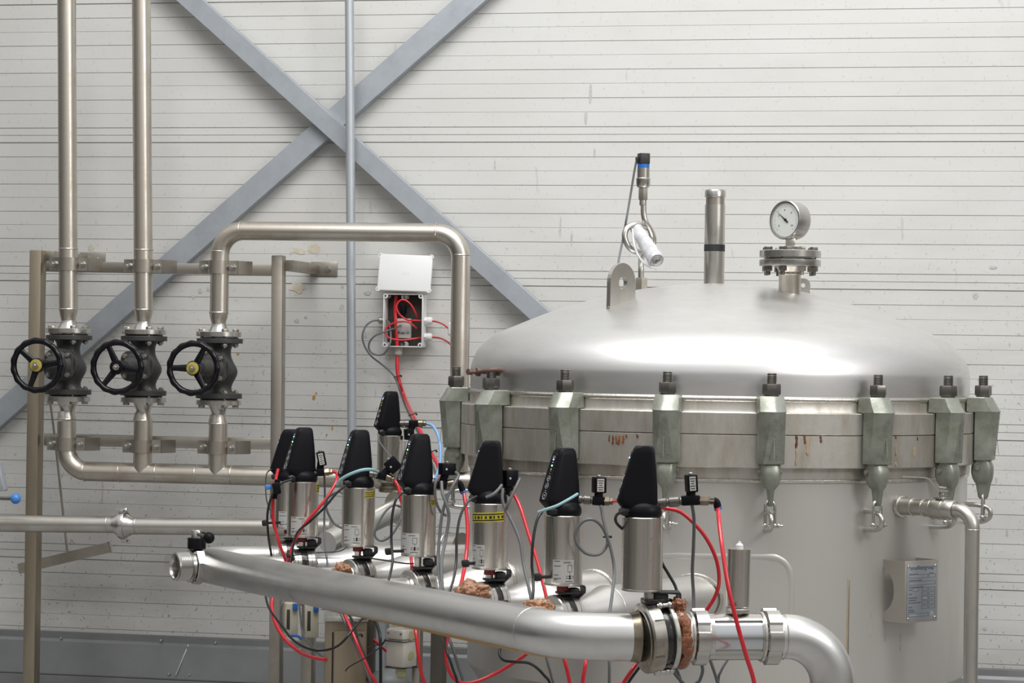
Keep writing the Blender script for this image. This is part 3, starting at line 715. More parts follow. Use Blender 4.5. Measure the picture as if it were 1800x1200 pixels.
# --- lifting lugs
def lug(pa, pb, top, hole, thick, label):
    a = lid_hit(*pa); b = lid_hit(*pb); c = (a + b) / 2
    ux = (b - a); ux.z = 0; W = ux.length * 1.0; ux.normalize(); n = ux.cross(UPv)
    mm = Matrix.Identity(4)
    for r in range(3): mm[r][0] = ux[r]; mm[r][1] = (0, 0, 1)[r]; mm[r][2] = n[r]
    mm.translation = Vector((c.x, c.y, 0))
    zt = at((pa[0] + pb[0]) / 2, top, c.y).z; r_ = W / 2 * .98
    out = [(-W / 2, a.z - .012), (W / 2, b.z - .012)] + [(r_ * math.cos(x), zt - r_ + r_ * math.sin(x)) for x in [PI * i / 16 for i in range(17)]]
    bm = B(); hz = zt - r_ * 1.02; hr = r_ * .33
    no = len(out); fr = [bm.verts.new(mm @ Vector((x, y, thick / 2))) for x, y in out]; bk = [bm.verts.new(mm @ Vector((x, y, -thick / 2))) for x, y in out]
    hf = [bm.verts.new(mm @ Vector((hr * math.cos(2 * PI * i / 20), hz + hr * math.sin(2 * PI * i / 20), thick / 2))) for i in range(20)]
    hb = [bm.verts.new(mm @ Vector((hr * math.cos(2 * PI * i / 20), hz + hr * math.sin(2 * PI * i / 20), -thick / 2))) for i in range(20)]
    for i in range(no): bm.faces.new((fr[i], fr[(i + 1) % no], bk[(i + 1) % no], bk[i]))
    for i in range(20): bm.faces.new((hf[i], hb[i], hb[(i + 1) % 20], hf[(i + 1) % 20]))
    for o_, h_ in ((fr, hf), (bk, hb)):
        es = [bm.edges.get((o_[i], o_[(i + 1) % no])) for i in range(no)] + [bm.edges.get((h_[i], h_[(i + 1) % 20])) for i in range(20)]
        bmesh.ops.triangle_fill(bm, edges=es, use_beauty=True)
    o = obj('lifting_lug', bm, 'steel', lid, smooth=False)
    bm = B(); sweep(bm, [Vector((a.x, a.y, a.z + .001)), Vector((b.x, b.y, b.z + .001))], .0065, 8); obj('weld_bead', bm, 'weld', lid)
lug((1069, 543), (1114, 523), 462, 0, .013, '')
lug((1399, 506), (1424, 513), 489, 0, .013, '')
# --- pressure sensor on a pigtail tube, and the wrapped roll tucked through its loop
t0 = lid_hit(1128, 506); QY = 7.42; s3 = mpp(QY)
q = lambda x, y, d=0.0: at(x, y, QY + d)
base = q(1127, 504)
t = thing('pressure_sensor', 'upright pressure sensor with black plug on a curled siphon tube', 'sensor', (base.x, base.y, lid_z((Vector((base.x, base.y, 0)) - VC).length)))
bm = B(); hexnut(bm, q(1127, 520), UPv, 20 * s3, q(1127, 488).z - q(1127, 520).z); obj('hex_base', bm, 'pickled', t)
bm = B(); pts = [q(1127, 490), q(1127, 470), q(1128, 452, .02), q(1140, 440, .035), q(1149, 425, .03), q(1144, 405, .02), q(1130, 396, .0), q(1116, 394, -.015), q(1103, 400, -.025), q(1098, 414, -.03), q(1103, 430, -.03), q(1113, 440, -.025), q(1126, 442, -.005), q(1141, 433, .015), q(1146, 418, .02), q(1143, 404, .01), q(1135, 390, .0), q(1131.5, 374), q(1131.5, 350)]
sweep(bm, catmull(pts, 6), 5.2 * s3, 16); obj('siphon_tube', bm, 'steel', t)
ax = Vector((q(1131, 300).x, q(1131, 300).y, 0)); zq = lambda y: q(1131, y).z
bm = B(); lathe(bm, [(6.0 * s3, zq(361)), (6.3 * s3, zq(357)), (6 * s3, zq(350))], ax, UPv, 20); obj('collar', bm, 'steel', t)
bm = B(); hexnut(bm, ax + UPv * zq(351.5), UPv, 15.5 * s3, zq(330) - zq(351.5)); obj('hex_nut', bm, 'rail', t)
bm = B(); lathe(bm, [(10 * s3, zq(329.5)), (12.2 * s3, zq(326)), (12.6 * s3, zq(314)), (11.5 * s3, zq(312.5))], ax, UPv, 28); obj('union_ring', bm, 'bright', t)
bm = B(); lathe(bm, [(10.9 * s3, zq(312.5)), (10.9 * s3, zq(295.5))], ax, UPv, 12); obj('knurled_body', bm, 'rail', t)
bm = B(); lathe(bm, [(10.6 * s3, zq(295.5)), (10.6 * s3, zq(288.5))], ax, UPv, 24); obj('blue_ring', bm, 'blue', t)
pr = Matrix.Rotation(.3, 4, 'Z')
bm = B(); box(bm, Matrix.Translation(ax + UPv * (zq(279))) @ pr, 18 * s3, 18 * s3, zq(269) - zq(288), .002); box(bm, Matrix.Translation(Vector((ax.x - 10.5 * s3, ax.y, zq(281)))) @ pr, 6 * s3, 8 * s3, 9 * s3, .001); obj('plug', bm, 'tape', t)
lg = lid_hit(1090, 533); bm = B(); pts = [q(1119, 282), q(1116, 296), q(1108, 345), q(1101, 386, -.02), q(1094, 425, -.02), at(1088, 455, 7.15), at(1086, 480, 7.03), Vector((lg.x - .004, lg.y + .05, lid_z((Vector((lg.x - .004, lg.y + .05, 0)) - VC).length) + .002))]
sweep(bm, catmull(pts, 6), 2.0 * s3, 8); solo('sensor_cable', bm, 'greycable', 'thin grey cable hanging from the sensor plug down behind the lifting lug', 'cable')
t = thing('wrapped_roll', 'silver wrapped roll of sleeve tucked through the curled siphon tube', 'roll', q(1136, 462, -.06))
a, b = q(1117, 399, .0), q(1154, 458, -.13); L_ = (b - a).length; dd = (b - a).normalized()
bm = B(); pr = []
for i in range(15):
    f = i / 14; pr.append((s3 * (10.5 + 3.8 * f + .5 * math.sin(i * 2.1)), L_ * f))
pr += [(13.0 * s3, L_ + .001), (12 * s3, L_ - .004), (10.5 * s3, L_ - .006), (9.5 * s3, L_ - .001), (8.3 * s3, L_ - .002), (7.5 * s3, L_ - .012), (.001, L_ - .016)]
lathe(bm, pr, a, dd, 28)
for v in bm.verts: v.co += Vector((R_.uniform(-1, 1), R_.uniform(-1, 1), R_.uniform(-1, 1))) * .0007
obj('sleeve', bm, 'wrap', t, sharp=rad(50))
bm = B(); ex = mtx(a + dd * (L_ - .004), dd)
for r0, tw in ((3.2, 4.4), (5.6, 5.2)):
    pts = [ex @ Vector((s3 * (r0 + .35 * k_ * .3) * math.cos(k_ * .5), s3 * (r0 + .1 * k_) * math.sin(k_ * .5), .002 * math.sin(k_))) for k_ in range(int(tw * 2.5))]
    sweep(bm, pts, .0015, 6)
obj('inner_layer', bm, 'rail', t)
bm = B(); pts = [q(1112, 402, -.03), q(1114, 425, -.045), q(1120, 445, -.07), q(1130, 460, -.095), q(1142, 468, -.12), q(1152, 471, -.12)]
sweep(bm, catmull(pts, 5), .0040, 10); obj('tie_strap', bm, 'wrap', t)
# ================================================================== AGAINST THE WALL, LEFT
wp = wall_pt
UPv = Vector((0, 0, 1))
def mw_at(p):
    mm = mw.copy(); mm.translation = Vector(p); return mm       # x along wall, y into wall, z up
# --- diagonal braces (angle section) and the conduit
def brace(a, b, off, w_, name, label):
    pa, pb = wp(*a, off), wp(*b, off); d = (pb - pa).normalized()
    mm = mtx((pa + pb) / 2, d, WN); bm = B()
    # frame(): x = up x d, y = d x x  -> x lies in the wall plane, y points out of the wall
    t_ = .007; h = w_ / 2
    prism(bm, [(-h, -t_), (h, -t_), (h, 0), (-h, 0)][::1], mm, (pb - pa).length, .0012, 1)
    o = solo(name, bm, 'galv', label, 'brace', 'crossing wall braces')
    bm = B(); prism(bm, [(h - t_, -.045), (h, -.045), (h, -t_ - .0002), (h - t_, -t_ - .0002)], mm, (pb - pa).length, .0012, 1)
    obj('turned_flange', bm, 'galv', o)
brace((310 - 167, -21 - 150), (985 + 555, 587 + 500), .088, .064, 'steel_brace', 'galvanized brace running from upper left down behind the vessel lid')
brace((868 + 171, -38 - 150), (-60, 778), .052, .077, 'steel_brace', 'galvanized brace running from upper right down to the left edge')
bm = B(); p0, p1 = wp(614, -30, .13), wp(618.5, 760, .13); p2 = Vector((p1.x + .01, p1.y, .012)); sweep(bm, [p0, p1, p2], 7.9 * mpp(p0.y), 24)
cdt = solo('conduit', bm, 'galvpipe', 'thin galvanized vertical conduit crossing in front of the wall braces', 'pipe')
# --- frame that carries the three pipes
fr = thing('pipe_rack', 'weathered stainless frame of two posts and two rails carrying three pipes', 'frame', (wp(68, 1180, .34).x, wp(68, 1180, .34).y, 0))
OFFP = .345
def post(px0, py0, px1, py1, wd, dp, mt):
    a, b = wp(px0, py0, OFFP), wp(px1, py1, OFFP)
    d = (b - a); b2 = a + d * ((a.z - .012) / (a.z - b.z))
    bm = B(); mm = mtx((a + b2) / 2, b2 - a, WN)      # x along wall(-), y out of wall
    box(bm, mm, wd, dp, (b2 - a).length, .003)
    obj('post', bm, mt, fr); return b2
f1 = post(67, 440, 55, 1185, .042, .052, 'post'); f2 = post(490, 449, 488, 760, .038, .045, 'rail')
for q in (f1, f2):
    bm = B(); box(bm, mw_at((q.x, q.y, .006)), .12, .12, .012, .002); obj('foot_plate', bm, 'rustsh' if q is f1 else 'rail', fr)
OFFR = .345
def rail(a, b, hgt):
    pa, pb = wp(*a, OFFR), wp(*b, OFFR); bm = B(); box(bm, mtx((pa + pb) / 2, pb - pa, WN), hgt, .036, (pb - pa).length, .002); obj('rail', bm, 'rail', fr)
rail((84, 468), (482, 475), .036); rail((80, 773), (480, 780), .038)
for (px, py, x1, lbl) in ((82, 449.5, 0, 0), (503, 466, 0, 0)):
    p = wp(px, py, .345); wl = p - WN * .345
    bm = B(); beam(bm, p - WN * .02, wl + WN * .006, .036, .036, UPv); obj('wall_arm', bm, 'rail', fr)
    bm = B(); box(bm, mw_at(wl + WN * .004 + WD * .036), .095, .006, .050, .001); wpl = obj('wall_plate', bm, 'rail', fr)
    bm = B(); hexnut(bm, wl + WN * .007 + WD * .052, WN, .017, .009); lathe(bm, [(.011, 0), (.011, .002)], wl + WN * .0065 + WD * .052, WN, 16); cyl(bm, wl + WN * .01 + WD * .052, wl + WN * .022 + WD * .052, .005, 10); obj('bolt', bm, 'bright', wpl)
OFFC = .425            # pipe centres in front of the wall
def P(px, py): return wp(px, py, OFFC)
rp = 16.4 * mpp(P(120, 500).y)
def clamp3(px, py, label):
    c = P(px, py); t = thing('pipe_clamp', label, 'clamp', c - UPv * .022, 'clamps holding the three pipes')
    H = .044; bm = B()
    r0, r1 = rp + .0012, rp + .0062
    prf = [(-.036 - rp, .004), (-r1 - .001, .004)] + [(-r1 * math.cos(a), r1 * math.sin(a) ) for a in [PI * (i + .6) / 15.2 for i in range(15)]] + [(r1 + .001, .004), (.036 + rp, .004)]
    prf2 = [(.036 + rp, -.001), (r0 + .001, -.001)] + [(r0 * math.cos(a), r0 * math.sin(a)) for a in [PI * (i + .3) / 14.6 for i in range(15)]] + [(-r0 - .001, -.001), (-.036 - rp, -.001)]
    mm = Matrix.Identity(4)
    for r in range(3): mm[r][0] = WD[r]; mm[r][1] = WN[r]; mm[r][2] = -UPv[r] * -1
    mm.translation = c; prism(bm, prf + prf2, mm, H); obj('strap', bm, 'rail', t)
    bm = B(); pl = [(-.036 - rp, -.002), (.036 + rp, -.002), (.062 + rp, -.060), (.056 + rp, -.060), (.032 + rp, -.008), (r0 + .004, -.008)] + [(r0 * 1.02 * math.cos(a), -.001 - r0 * 1.02 * math.sin(a)) for a in [PI * (i + .9) / 15.8 for i in range(15)]] + [(-r0 - .004, -.008), (-.036 - rp, -.008)]
    prism(bm, [(-.036 - rp, -.003), (-r0 - .003, -.003), (-r0 - .003, -.0085), (-.036 - rp, -.0085)], mm, H)
    obj('back_ear', bm, 'rail', t)
    bm = B(); prism(bm, [(r0 + .003, -.003), (.036 + rp, -.003), (.066 + rp, -.062), (.059 + rp, -.062), (.032 + rp, -.0085), (r0 + .003, -.0085)], mm, H); obj('bent_leg', bm, 'rail', t)
    for s in (-1, 1):
        q = c + WD * s * (rp + .020)
        bm = B(); lathe(bm, [(.0105, .004), (.0105, .0062)], q, WN, 16); hexnut(bm, q + WN * .006, WN, .017, .009); cyl(bm, q - WN * .012, q + WN * .024, .0048, 12, bev=.001); hexnut(bm, q - WN * .017, WN, .017, .008); obj('bolt', bm, 'bright', t)
clamp3(121, 464, 'upper clamp holding the leftmost riser pipe to the frame'); clamp3(252, 467.5, 'upper clamp holding the middle riser pipe to the frame'); clamp3(384.5, 469.5, 'upper clamp holding the arched pipe to the frame')
clamp3(116.5, 780, 'lower clamp above the elbow at the left end of the header pipe'); clamp3(249.5, 784, 'lower clamp on the pipe stub under the middle handwheel valve'); clamp3(381.5, 786, 'lower clamp on the pipe stub under the right handwheel valve')
# --- flanges with bolts
def wn_flange(parent, px, yf0, yf1, up, ypn, dpx, mt='bright'):
    """stainless weld-neck flange between photo rows; up=+1 when the pipe comes from above"""
    c = P(px, (yf0 + yf1) / 2); s = mpp(c.y); z0, z1 = P(px, yf1).z, P(px, yf0).z
    h = abs(P(px, ypn).z - (z1 if up > 0 else z0))
    R = 39.5 * s; bm = B()
    o = Vector((c.x, c.y, z0 if up > 0 else z1)); d = UPv * up; t_ = z1 - z0
    lathe(bm, [(.012, 0), (32 * s, 0), (32 * s, .001), (R - .001, .001), (R, .002), (R, t_ - .001), (R - .001, t_), (19 * s, t_), (15.5 * s, t_ + h * .35), (13.2 * s, t_ + h * .75), (12.6 * s, t_ + h), (.010, t_ + h)], o, d, 40)
    return obj('flange', bm, mt, parent), o, d, t_, R, s
def flange_bolts(parent, o, d, t_, R, s, ext):
    for k in range(4):
        a = rad(45 + 90 * k) - .35; q = o + Vector((math.cos(a), math.sin(a), 0)) * R * .79
        bm = B(); hexnut(bm, q + d * t_, d, .0185, .0095, a0=a); cyl(bm, q + d * t_, q - d * ext, .0055, 12); hexnut(bm, q - d * (ext - .004), d, .0185, .0115, a0=a * 2)
        obj('bolt', bm, 'rail', parent)
# --- two straight risers, one arched pipe
def riser_head(t, px, yw, yr0, yr1, yf0, yf1):
    """weld rings, reducer and bottom flange of a riser"""
    s = mpp(P(px, 500).y)
    for y in yw + [yr0]:
        c = P(px, y); bm = B(); torus(bm, c, UPv, rp, .0020, 32, 8); obj('weld_bead', bm, 'weld', t)
    c0_, c1 = P(px, yr0), P(px, yr1); h = c0_.z - c1.z; bm = B()
    lathe(bm, [(rp, 0), (rp * .985, -h * .15), (rp * .90, -h * .5), (13.0 * s, -h * .82), (12.4 * s, -h)], c0_, UPv, 32); obj('reducer', bm, 'pickled', t)
    fl, o, d, t_, R, s = wn_flange(t, px, yf0, yf1, 1, yr1, 0); flange_bolts(t, o, d, t_, R, s, .036)
for px0, px1, y0, ywl, yr0, yr1, yf0, yf1, lb in ((117, 120.3, -30, [437], 543, 563, 577, 586, 'leftmost tall stainless riser pipe dropping onto a handwheel valve'), (248, 252.3, -30, [439], 544, 565, 579, 588, 'second tall stainless riser pipe from the left above a handwheel valve')):
    a = P(px0, y0); b = P(px1, yr0); t = thing('riser_pipe', lb, 'pipe', P(px1, yf1), 'tall riser pipes')
    bm = B(); sweep(bm, [a, b], rp, 32); obj('tube', bm, 'pickled', t)
    riser_head(t, px1, ywl, yr0, yr1, yf0, yf1)
t = thing('arched_pipe', 'stainless pipe arching from the third handwheel valve over to the vessel', 'pipe', P(384.5, 592))
za = P(600, 406.5).z
A = [P(385, 549), P(385, 549) + UPv * (za - P(385, 549).z), None, None]
A[1] = Vector((A[0].x, A[0].y, P(385, 405).z)); c3 = P(810.5, 409); A[2] = Vector((c3.x, c3.y, A[1].z - .004)); A[3] = Vector((P(809, 640).x, P(809, 640).y, P(810, 838).z + .02))
bm = B(); sweep(bm, bend(A, .082, 14), rp * .985, 32); obj('tube', bm, 'pickled', t)
for c, d in ((P(386, 441.5), UPv), (P(423, 405), WD), (P(768.5, 408), WD), (P(811, 448), UPv)):
    bm = B(); torus(bm, c, d, rp * .985, .0019, 32, 8); obj('weld_bead', bm, 'weld', t)
riser_head(t, 384.7, [], 549, 569, 583, 592)
# --- lower header with an elbow and two tee stubs
t = thing('header_pipe', 'heat-tinted stainless header pipe under the three handwheel valves', 'pipe', P(117, 830))
zh = P(120, 828).z
e0 = P(117, 740); e1 = Vector((P(117, 828).x, P(117, 828).y, zh)); e2 = P(300, 831); e2.z = zh - .001; e3 = P(845, 838); e3.z = zh + .000
bm = B(); sweep(bm, bend([e0, e1, e3], .078, 14), rp, 32); obj('tube', bm, 'pickled', t)
def zhd(px): return zh
for px in (149.5, 211.5, 276, 345.5, 408):
    c = P(px, 830); c.z = zhd(px); bm = B(); torus(bm, c, WD, rp, .0022, 32, 8); obj('weld_bead', bm, 'weld', t)
for px, ytop in ((117, 736), (250.3, 738), (382.3, 744)):
    if px > 200:
        c = P(px, 830); c.z = zhd(px); tp = P(px, ytop); bm = B(); cyl(bm, c, Vector((c.x, c.y, tp.z)), rp, 32); st = obj('tee_stub', bm, 'pickled', t)
    yf = {117: (696, 705), 250.3: (698, 707), 382.3: (703, 711.5)}[px]
    tp = P(px, ytop); s = mpp(tp.y); nk = P(px, yf[1] + 17); h = nk.z - tp.z
    bm = B(); torus(bm, tp, UPv, rp, .0020, 32, 8); obj('weld_bead', bm, 'weld', t)
    bm = B(); lathe(bm, [(rp, 0), (rp * .96, h * .3), (14.0 * s, h * .8), (13 * s, h)], tp, UPv, 32); obj('reducer', bm, 'pickled', t)
    fl, o, d, t_, R, s = wn_flange(t, px + 2, yf[0], yf[1], -1, yf[1] + 17, 0); flange_bolts(t, o, d, t_, R, s, .034)
# --- globe valves with handwheels
def globe_valve(px, yt0, yt1, yb0, yb1, wx, wy, spokes, disc, label):
    ct, cb = P(px, (yt0 + yt1) / 2), P(px + 1, (yb0 + yb1) / 2); c = (ct + cb) / 2; s = mpp(c.y)
    t = thing('handwheel_valve', label, 'valve', P(px, yb1), 'handwheel valves')
    zt, zt2, zb, zb2 = P(px, yt0).z, P(px, yt1).z, P(px, yb1).z, P(px, yb0).z
    ax = Vector((c.x, c.y, 0)); R = 40.5 * s
    bm = B(); lathe(bm, [(.012, zt), (R - .001, zt), (R, zt - .0015), (R, zt2 + .001), (R - .001, zt2), (.03, zt2 - .001)], ax, UPv, 40); obj('top_flange', bm, 'iron', t)
    bm = B(); lathe(bm, [(.03, zb2 + .001), (R - .001, zb2), (R, zb2 - .001), (R, zb + .0015), (R - .001, zb), (.012, zb)], ax, UPv, 40); obj('bottom_flange', bm, 'iron', t)
    for z, q in ((zt + .0002, 33), (zb - .0046, 33)):
        bm = B(); lathe(bm, [(.02, 0), (q * s, 0), (q * s, .0044), (.02, .0044)], ax + UPv * z, UPv, 32); obj('gasket', bm, 'rubber', t)
    H = zt2 - zb2; m_ = (zt2 + zb2) / 2; sd = -WD
    # body: an S-shaped casting swollen in the middle
    bm = B(); rings = []
    for i in range(17):
        f = i / 16; z = zt2 - H * f
        r = .037 + .022 * math.exp(-((f - .52) / .24) ** 2) + .014 * (abs(f - .5) * 2) ** 8
        offx = WD * (.008 * math.sin((f - .5) * 2.2 * PI) * math.exp(-((f - .5) / .33) ** 2))
        rings.append([ax + UPv * z + offx + WD * r * math.cos(2 * PI * k / 28) + WN * r * .95 * math.sin(2 * PI * k / 28) for k in range(28)])
    loft(bm, rings); obj('body', bm, 'iron', t, sharp=rad(60))
    o = ax + UPv * m_
    W = wall_pt(wx, wy, OFFC + .285); axis = (W - o).normalized()
    L = (W - o).length
    bm = B(); lathe(bm, [(.050, .030), (.050, .072), (.056, .080), (.001, .081)], o, axis, 32); obj('bonnet_neck', bm, 'iron', t)
    bm = B(); mm = mtx(o + axis * .088, axis, UPv) @ Matrix.Rotation(rad(45), 4, 'Z')
    pl = []
    for k in range(4):
        for j in range(5):
            a = k * PI / 2 + (j - 2) * .16; pl.append((.060 * math.cos(a) * (1 - .03 * abs(j - 2)), .060 * math.sin(a) * (1 - .03 * abs(j - 2))))
    prism(bm, pl, mm, .015, .002, 2); lathe(bm, [(.046, .095), (.034, .108), (.030, .135), (.030, .150), (.024, .158), (.019, .200), (.019, .215), (.001, .216)], o, axis, 28); obj('bonnet', bm, 'iron', t)
    for k in range(4):
        q = mm @ Vector((.047 * math.cos(k * PI / 2), .047 * math.sin(k * PI / 2), 0))
        bm = B(); hexnut(bm, q + axis * .0072, axis, .016, .009, a0=k); cyl(bm, q, q + axis * .023, .0055, 10); obj('bonnet_bolt', bm, 'rail', t)
    bm = B(); cyl(bm, o + axis * .21, o + axis * (L + .022), .0085, 14); obj('stem', bm, 'rail', t)
    wh = o + axis * L; wm_ = mtx(wh, axis, UPv); hw = bpy.data.objects
    # scalloped rim
    bm = B(); n = 72; k_ = 12; Rr = 43.0 * mpp(wh.y); rr = 5.6 * mpp(wh.y); vs = []
    for i in range(n):
        a = 2 * PI * i / n; g = .5 + .5 * math.cos(a * 15); Rc = Rr + .0016 * g; q = rr * (.92 + .13 * g)
        vs.append([bm.verts.new(wm_ @ Vector(((Rc + q * math.cos(2 * PI * j / k_)) * math.cos(a), (Rc + q * math.cos(2 * PI * j / k_)) * math.sin(a), q * math.sin(2 * PI * j / k_)))) for j in range(k_)])
    for i in range(n):
        for j in range(k_): bm.faces.new((vs[i][j], vs[(i + 1) % n][j], vs[(i + 1) % n][(j + 1) % k_], vs[i][(j + 1) % k_]))
    rim = obj('wheel_rim', bm, 'gloss', t, sharp=rad(70))
    bm = B(); lathe(bm, [(.001, -.030), (.021, -.030), (.024, -.012), (.0245, .004), (.0225, .008), (.001, .009)], wh, axis, 32); hub = obj('wheel_hub', bm, 'gloss', t)
    # x axis of wm_ = UPv x axis (photo left), so mirror the angle
    xs = wm_.to_3x3() @ Vector((1, 0, 0)); sg = 1 if xs.x > 0 else -1
    for a in spokes:
        a = rad(a); d = wm_.to_3x3() @ Vector((math.cos(a) * sg, math.sin(a), 0))
        bm = B(); p_, q = wh + d * .016 - axis * .006, wh + d * Rr
        rg = []
        for f in (0, .3, .7, 1):
            w_ = .0125 - .0045 * f if f < 1 else .0095; h_ = .006
            c = p_.lerp(q, f); sd_ = axis.cross(d)
            rg.append([c + sd_ * w_ * math.cos(2 * PI * j / 12) + axis * h_ * math.sin(2 * PI * j / 12) for j in range(12)])
        loft(bm, rg); obj('spoke', bm, 'gloss', t, sharp=rad(60))
    if disc:
        bm = B(); lathe(bm, [(.001, .0085), (.0205, .0085), (.0205, .0105), (.0185, .0112), (.001, .0112)], wh, axis, 32); obj('yellow_disc', bm, 'yellowdisc', t)
    bm = B(); lathe(bm, [(.0105, .0105), (.0105, .0125)], wh, axis, 18); hexnut(bm, wh + axis * .0122, axis, .016, .0085); cyl(bm, wh + axis * .02, wh + axis * .027, .0048, 12, bev=.001); obj('wheel_nut', bm, 'bright', t)
globe_valve(120, 589, 597, 684, 693, 65, 642, (140, 8, 252), True, 'leftmost black handwheel valve with a yellow hub disc')
globe_valve(252, 590.5, 599, 686, 695, 206, 645, (114, -8, 232), False, 'middle black handwheel valve with a plain black hub')
globe_valve(385, 595, 603, 691, 700, 340, 647, (180, 62, 300), True, 'rightmost black handwheel valve with a yellow hub disc')
# --- long horizontal pipe with a clamp union, near the floor of the picture's left
OH = .62
def Q(px, py): return wp(px, py, OH)
rh = 15.0 * mpp(Q(200, 922).y); h0, h1 = Q(-40, 919.5), Q(199, 921.5); h2, h3 = Q(237, 924), Q(478, 926)
t = thing('horizontal_pipe', 'long dull stainless pipe crossing in front of the left frame post', 'pipe', h0 - UPv * rh)
bm = B(); sweep(bm, [h0, h1], rh, 28); obj('tube', bm, 'steel', t)
hd = (h3 - h2).normalized(); h4 = Q(582, 927)
bm = B(); sweep(bm, [h2, h4], rh, 28); obj('tube', bm, 'steel', t)
for p in (Q(190, 921.3), Q(240, 924)):
    bm = B(); torus(bm, p, WD, rh, .0016, 28, 8); obj('weld_bead', bm, 'weld', t)
sq = mpp(Q(217, 922).y)
bm = B(); lathe(bm, [(rh, 0), (rh * 1.0, .004), (21 * sq, .022), (21.5 * sq, .038), (21.5 * sq, .040), (rh, .041)], h1, WD, 36); obj('ferrule', bm, 'bright', t)
cu = Q(217, 922)
bm = B(); lathe(bm, [(rh, -.041), (21.5 * sq, -.040), (21.0 * sq, -.030), (rh * 1.01, -.012), (rh, 0)], h2 + WD * .004, WD, 36); obj('ferrule', bm, 'bright', t)
t2 = thing('tube_clamp', 'polished hinged clamp joining the long horizontal pipe', 'clamp', cu - UPv * .055)
ca = (WD * .93 - WN * .36).normalized(); 
bm = B(); lathe(bm, [(21.8 * sq, -.010), (24.5 * sq, -.0105), (25.5 * sq, -.006), (25.5 * sq, .006), (24.5 * sq, .0105), (21.8 * sq, .010), (21.8 * sq, -.010)], cu + WD * .000, WD, 40, cap=False); obj('band', bm, 'bright', t2)
for s, a in ((1, rad(62)), (-1, rad(-100))):
    q = cu + (UPv * math.sin(a) + WN * math.cos(a)) * 27 * sq
    bm = B(); box(bm, mtx(q, UPv * math.sin(a) + WN * math.cos(a), WD), .012, .020, .016, .002); cyl(bm, q - WD * .012 + UPv * .006 * s, q + WD * .016 + UPv * .006 * s, .0035, 10); hexnut(bm, q + WD * .012 + UPv * .006 * s, WD, .013, .008); obj('hinge_bolt', bm, 'bright', t2)
# --- loose bar hung on a rod behind the left post
o_ = .16; a, b = wp(35, 999, o_), wp(194, 961, o_ - .02)
bm = B(); d = (b - a).normalized()
t = thing('hung_bar', 'scratched square steel bar hanging tilted on a thin rod behind the left post', 'bar', a)
mm = mtx((a + b) / 2, b - a, WN); w_ = .018
pl = [(-w_, -w_), (w_, -w_), (w_, w_), (-w_, w_)]
rings = []
for q in (a, b): rings.append([q + (mm.to_3x3() @ Vector((x, y, 0))) for x, y in pl])
L_ = (b - a).length; rings.append([b - (b - a) * .012 + (mm.to_3x3() @ Vector((x * .85, y * .85, 0))) for x, y in pl]); rings.insert(0, [a + (b - a) * .012 + (mm.to_3x3() @ Vector((x * .85, y * .85, 0))) for x, y in pl])
rings[1], rings[2] = rings[1], rings[2]
loft(bm, rings); obj('bar', bm, 'rail', t)
bm = B(); sweep(bm, [wp(88, 704, .22), wp(96, 765, .20), wp(118, 968, o_ + .01)], .0042, 10); obj('rod', bm, 'rail', t)
# --- lever with blue knob and grey guard at the left edge
k0 = wp(27.5, 876, .75); s = mpp(k0.y)
t = thing('knob_lever', 'small lever with a round blue knob at the left edge', 'lever', wp(-30, 905, .75))
bm = B(); sphere(bm, k0, 9.4 * s, 24, 16); obj('knob', bm, 'knob', t)
bm = B(); cyl(bm, wp(-35, 874, .75), k0, 3 * s, 12); obj('shaft', bm, 'darksteel', t)
bm = B(); pv = wp(-28, 874, .75); cyl(bm, pv - UPv * .062, pv + UPv * .02, .013, 18, bev=.002); obj('pivot', bm, 'steel', t)
g0 = wp(-12, 838, .70)
bm = B(); mm = Matrix.Identity(4)
for r in range(3): mm[r][0] = WD[r]; mm[r][1] = UPv[r]; mm[r][2] = WN[r]
mm.translation = g0; s = mpp(g0.y)
prism(bm, [(-30 * s, 30 * s), (13 * s, 27 * s), (25.5 * s, -21 * s), (24 * s, -24 * s), (-30 * s, -25 * s)], mm, .03, .003)
solo('guard_plate', bm, 'galvpipe', 'pale grey bent guard plate above the blue knob at the left edge', 'plate')
# --- open junction box, its lid, cables
jx0, jx1, jy0, jy1 = 673, 743, 516, 610; D_ = .062
c = [wp(jx0, jy0, D_), wp(jx1, jy0, D_), wp(jx1, jy1, D_), wp(jx0, jy1, D_)]
jc = (c[0] + c[2]) / 2; JW = (c[1] - c[0]).length; JH = c[0].z - c[3].z
jm = mw_at(jc + WN * 0)                       # y into wall
t = thing('junction_box', 'open white junction box full of red tubing on the wall', 'electrical box', jc - UPv * JH / 2 - WN * D_)
bm = B(); th_ = .004
box(bm, jm @ T((0, D_ - .003, 0)), JW, .004, JH, .001)
for sx_, sz_, px_, pz_ in ((th_, JH, -JW / 2 + th_ / 2, 0), (th_, JH, JW / 2 - th_ / 2, 0), (JW, th_, 0, JH / 2 - th_ / 2), (JW, th_, 0, -JH / 2 + th_ / 2)):
    box(bm, jm @ T((px_, D_ / 2, pz_)), sx_, D_ - .002, sz_, .001)
for sx_ in (-1, 1):
    for sz_ in (-1, 1): lathe(bm, [(.0085, 0), (.0085, D_ * .8), (.001, D_ * .8)], jm @ Vector((sx_ * (JW / 2 - .008), 0, sz_ * (JH / 2 - .008))), jm.to_3x3() @ Vector((0, 1, 0)), 14)
for sz_ in (-1, 1): lathe(bm, [(.0085, .001), (.0085, D_ * .8), (.0045, D_ * .8), (.0045, .001)], jm @ Vector((0.002, 0, sz_ * (JH / 2 - .011))), jm.to_3x3() @ Vector((0, 1, 0)), 18, cap=False)
obj('housing', bm, 'white', t)
bm = B(); box(bm, jm @ T((0, D_ - .006, 0)), JW - 2 * th_ - .001, .003, JH - 2 * th_ - .001, .0005); obj('dark_back', bm, 'slot', t)
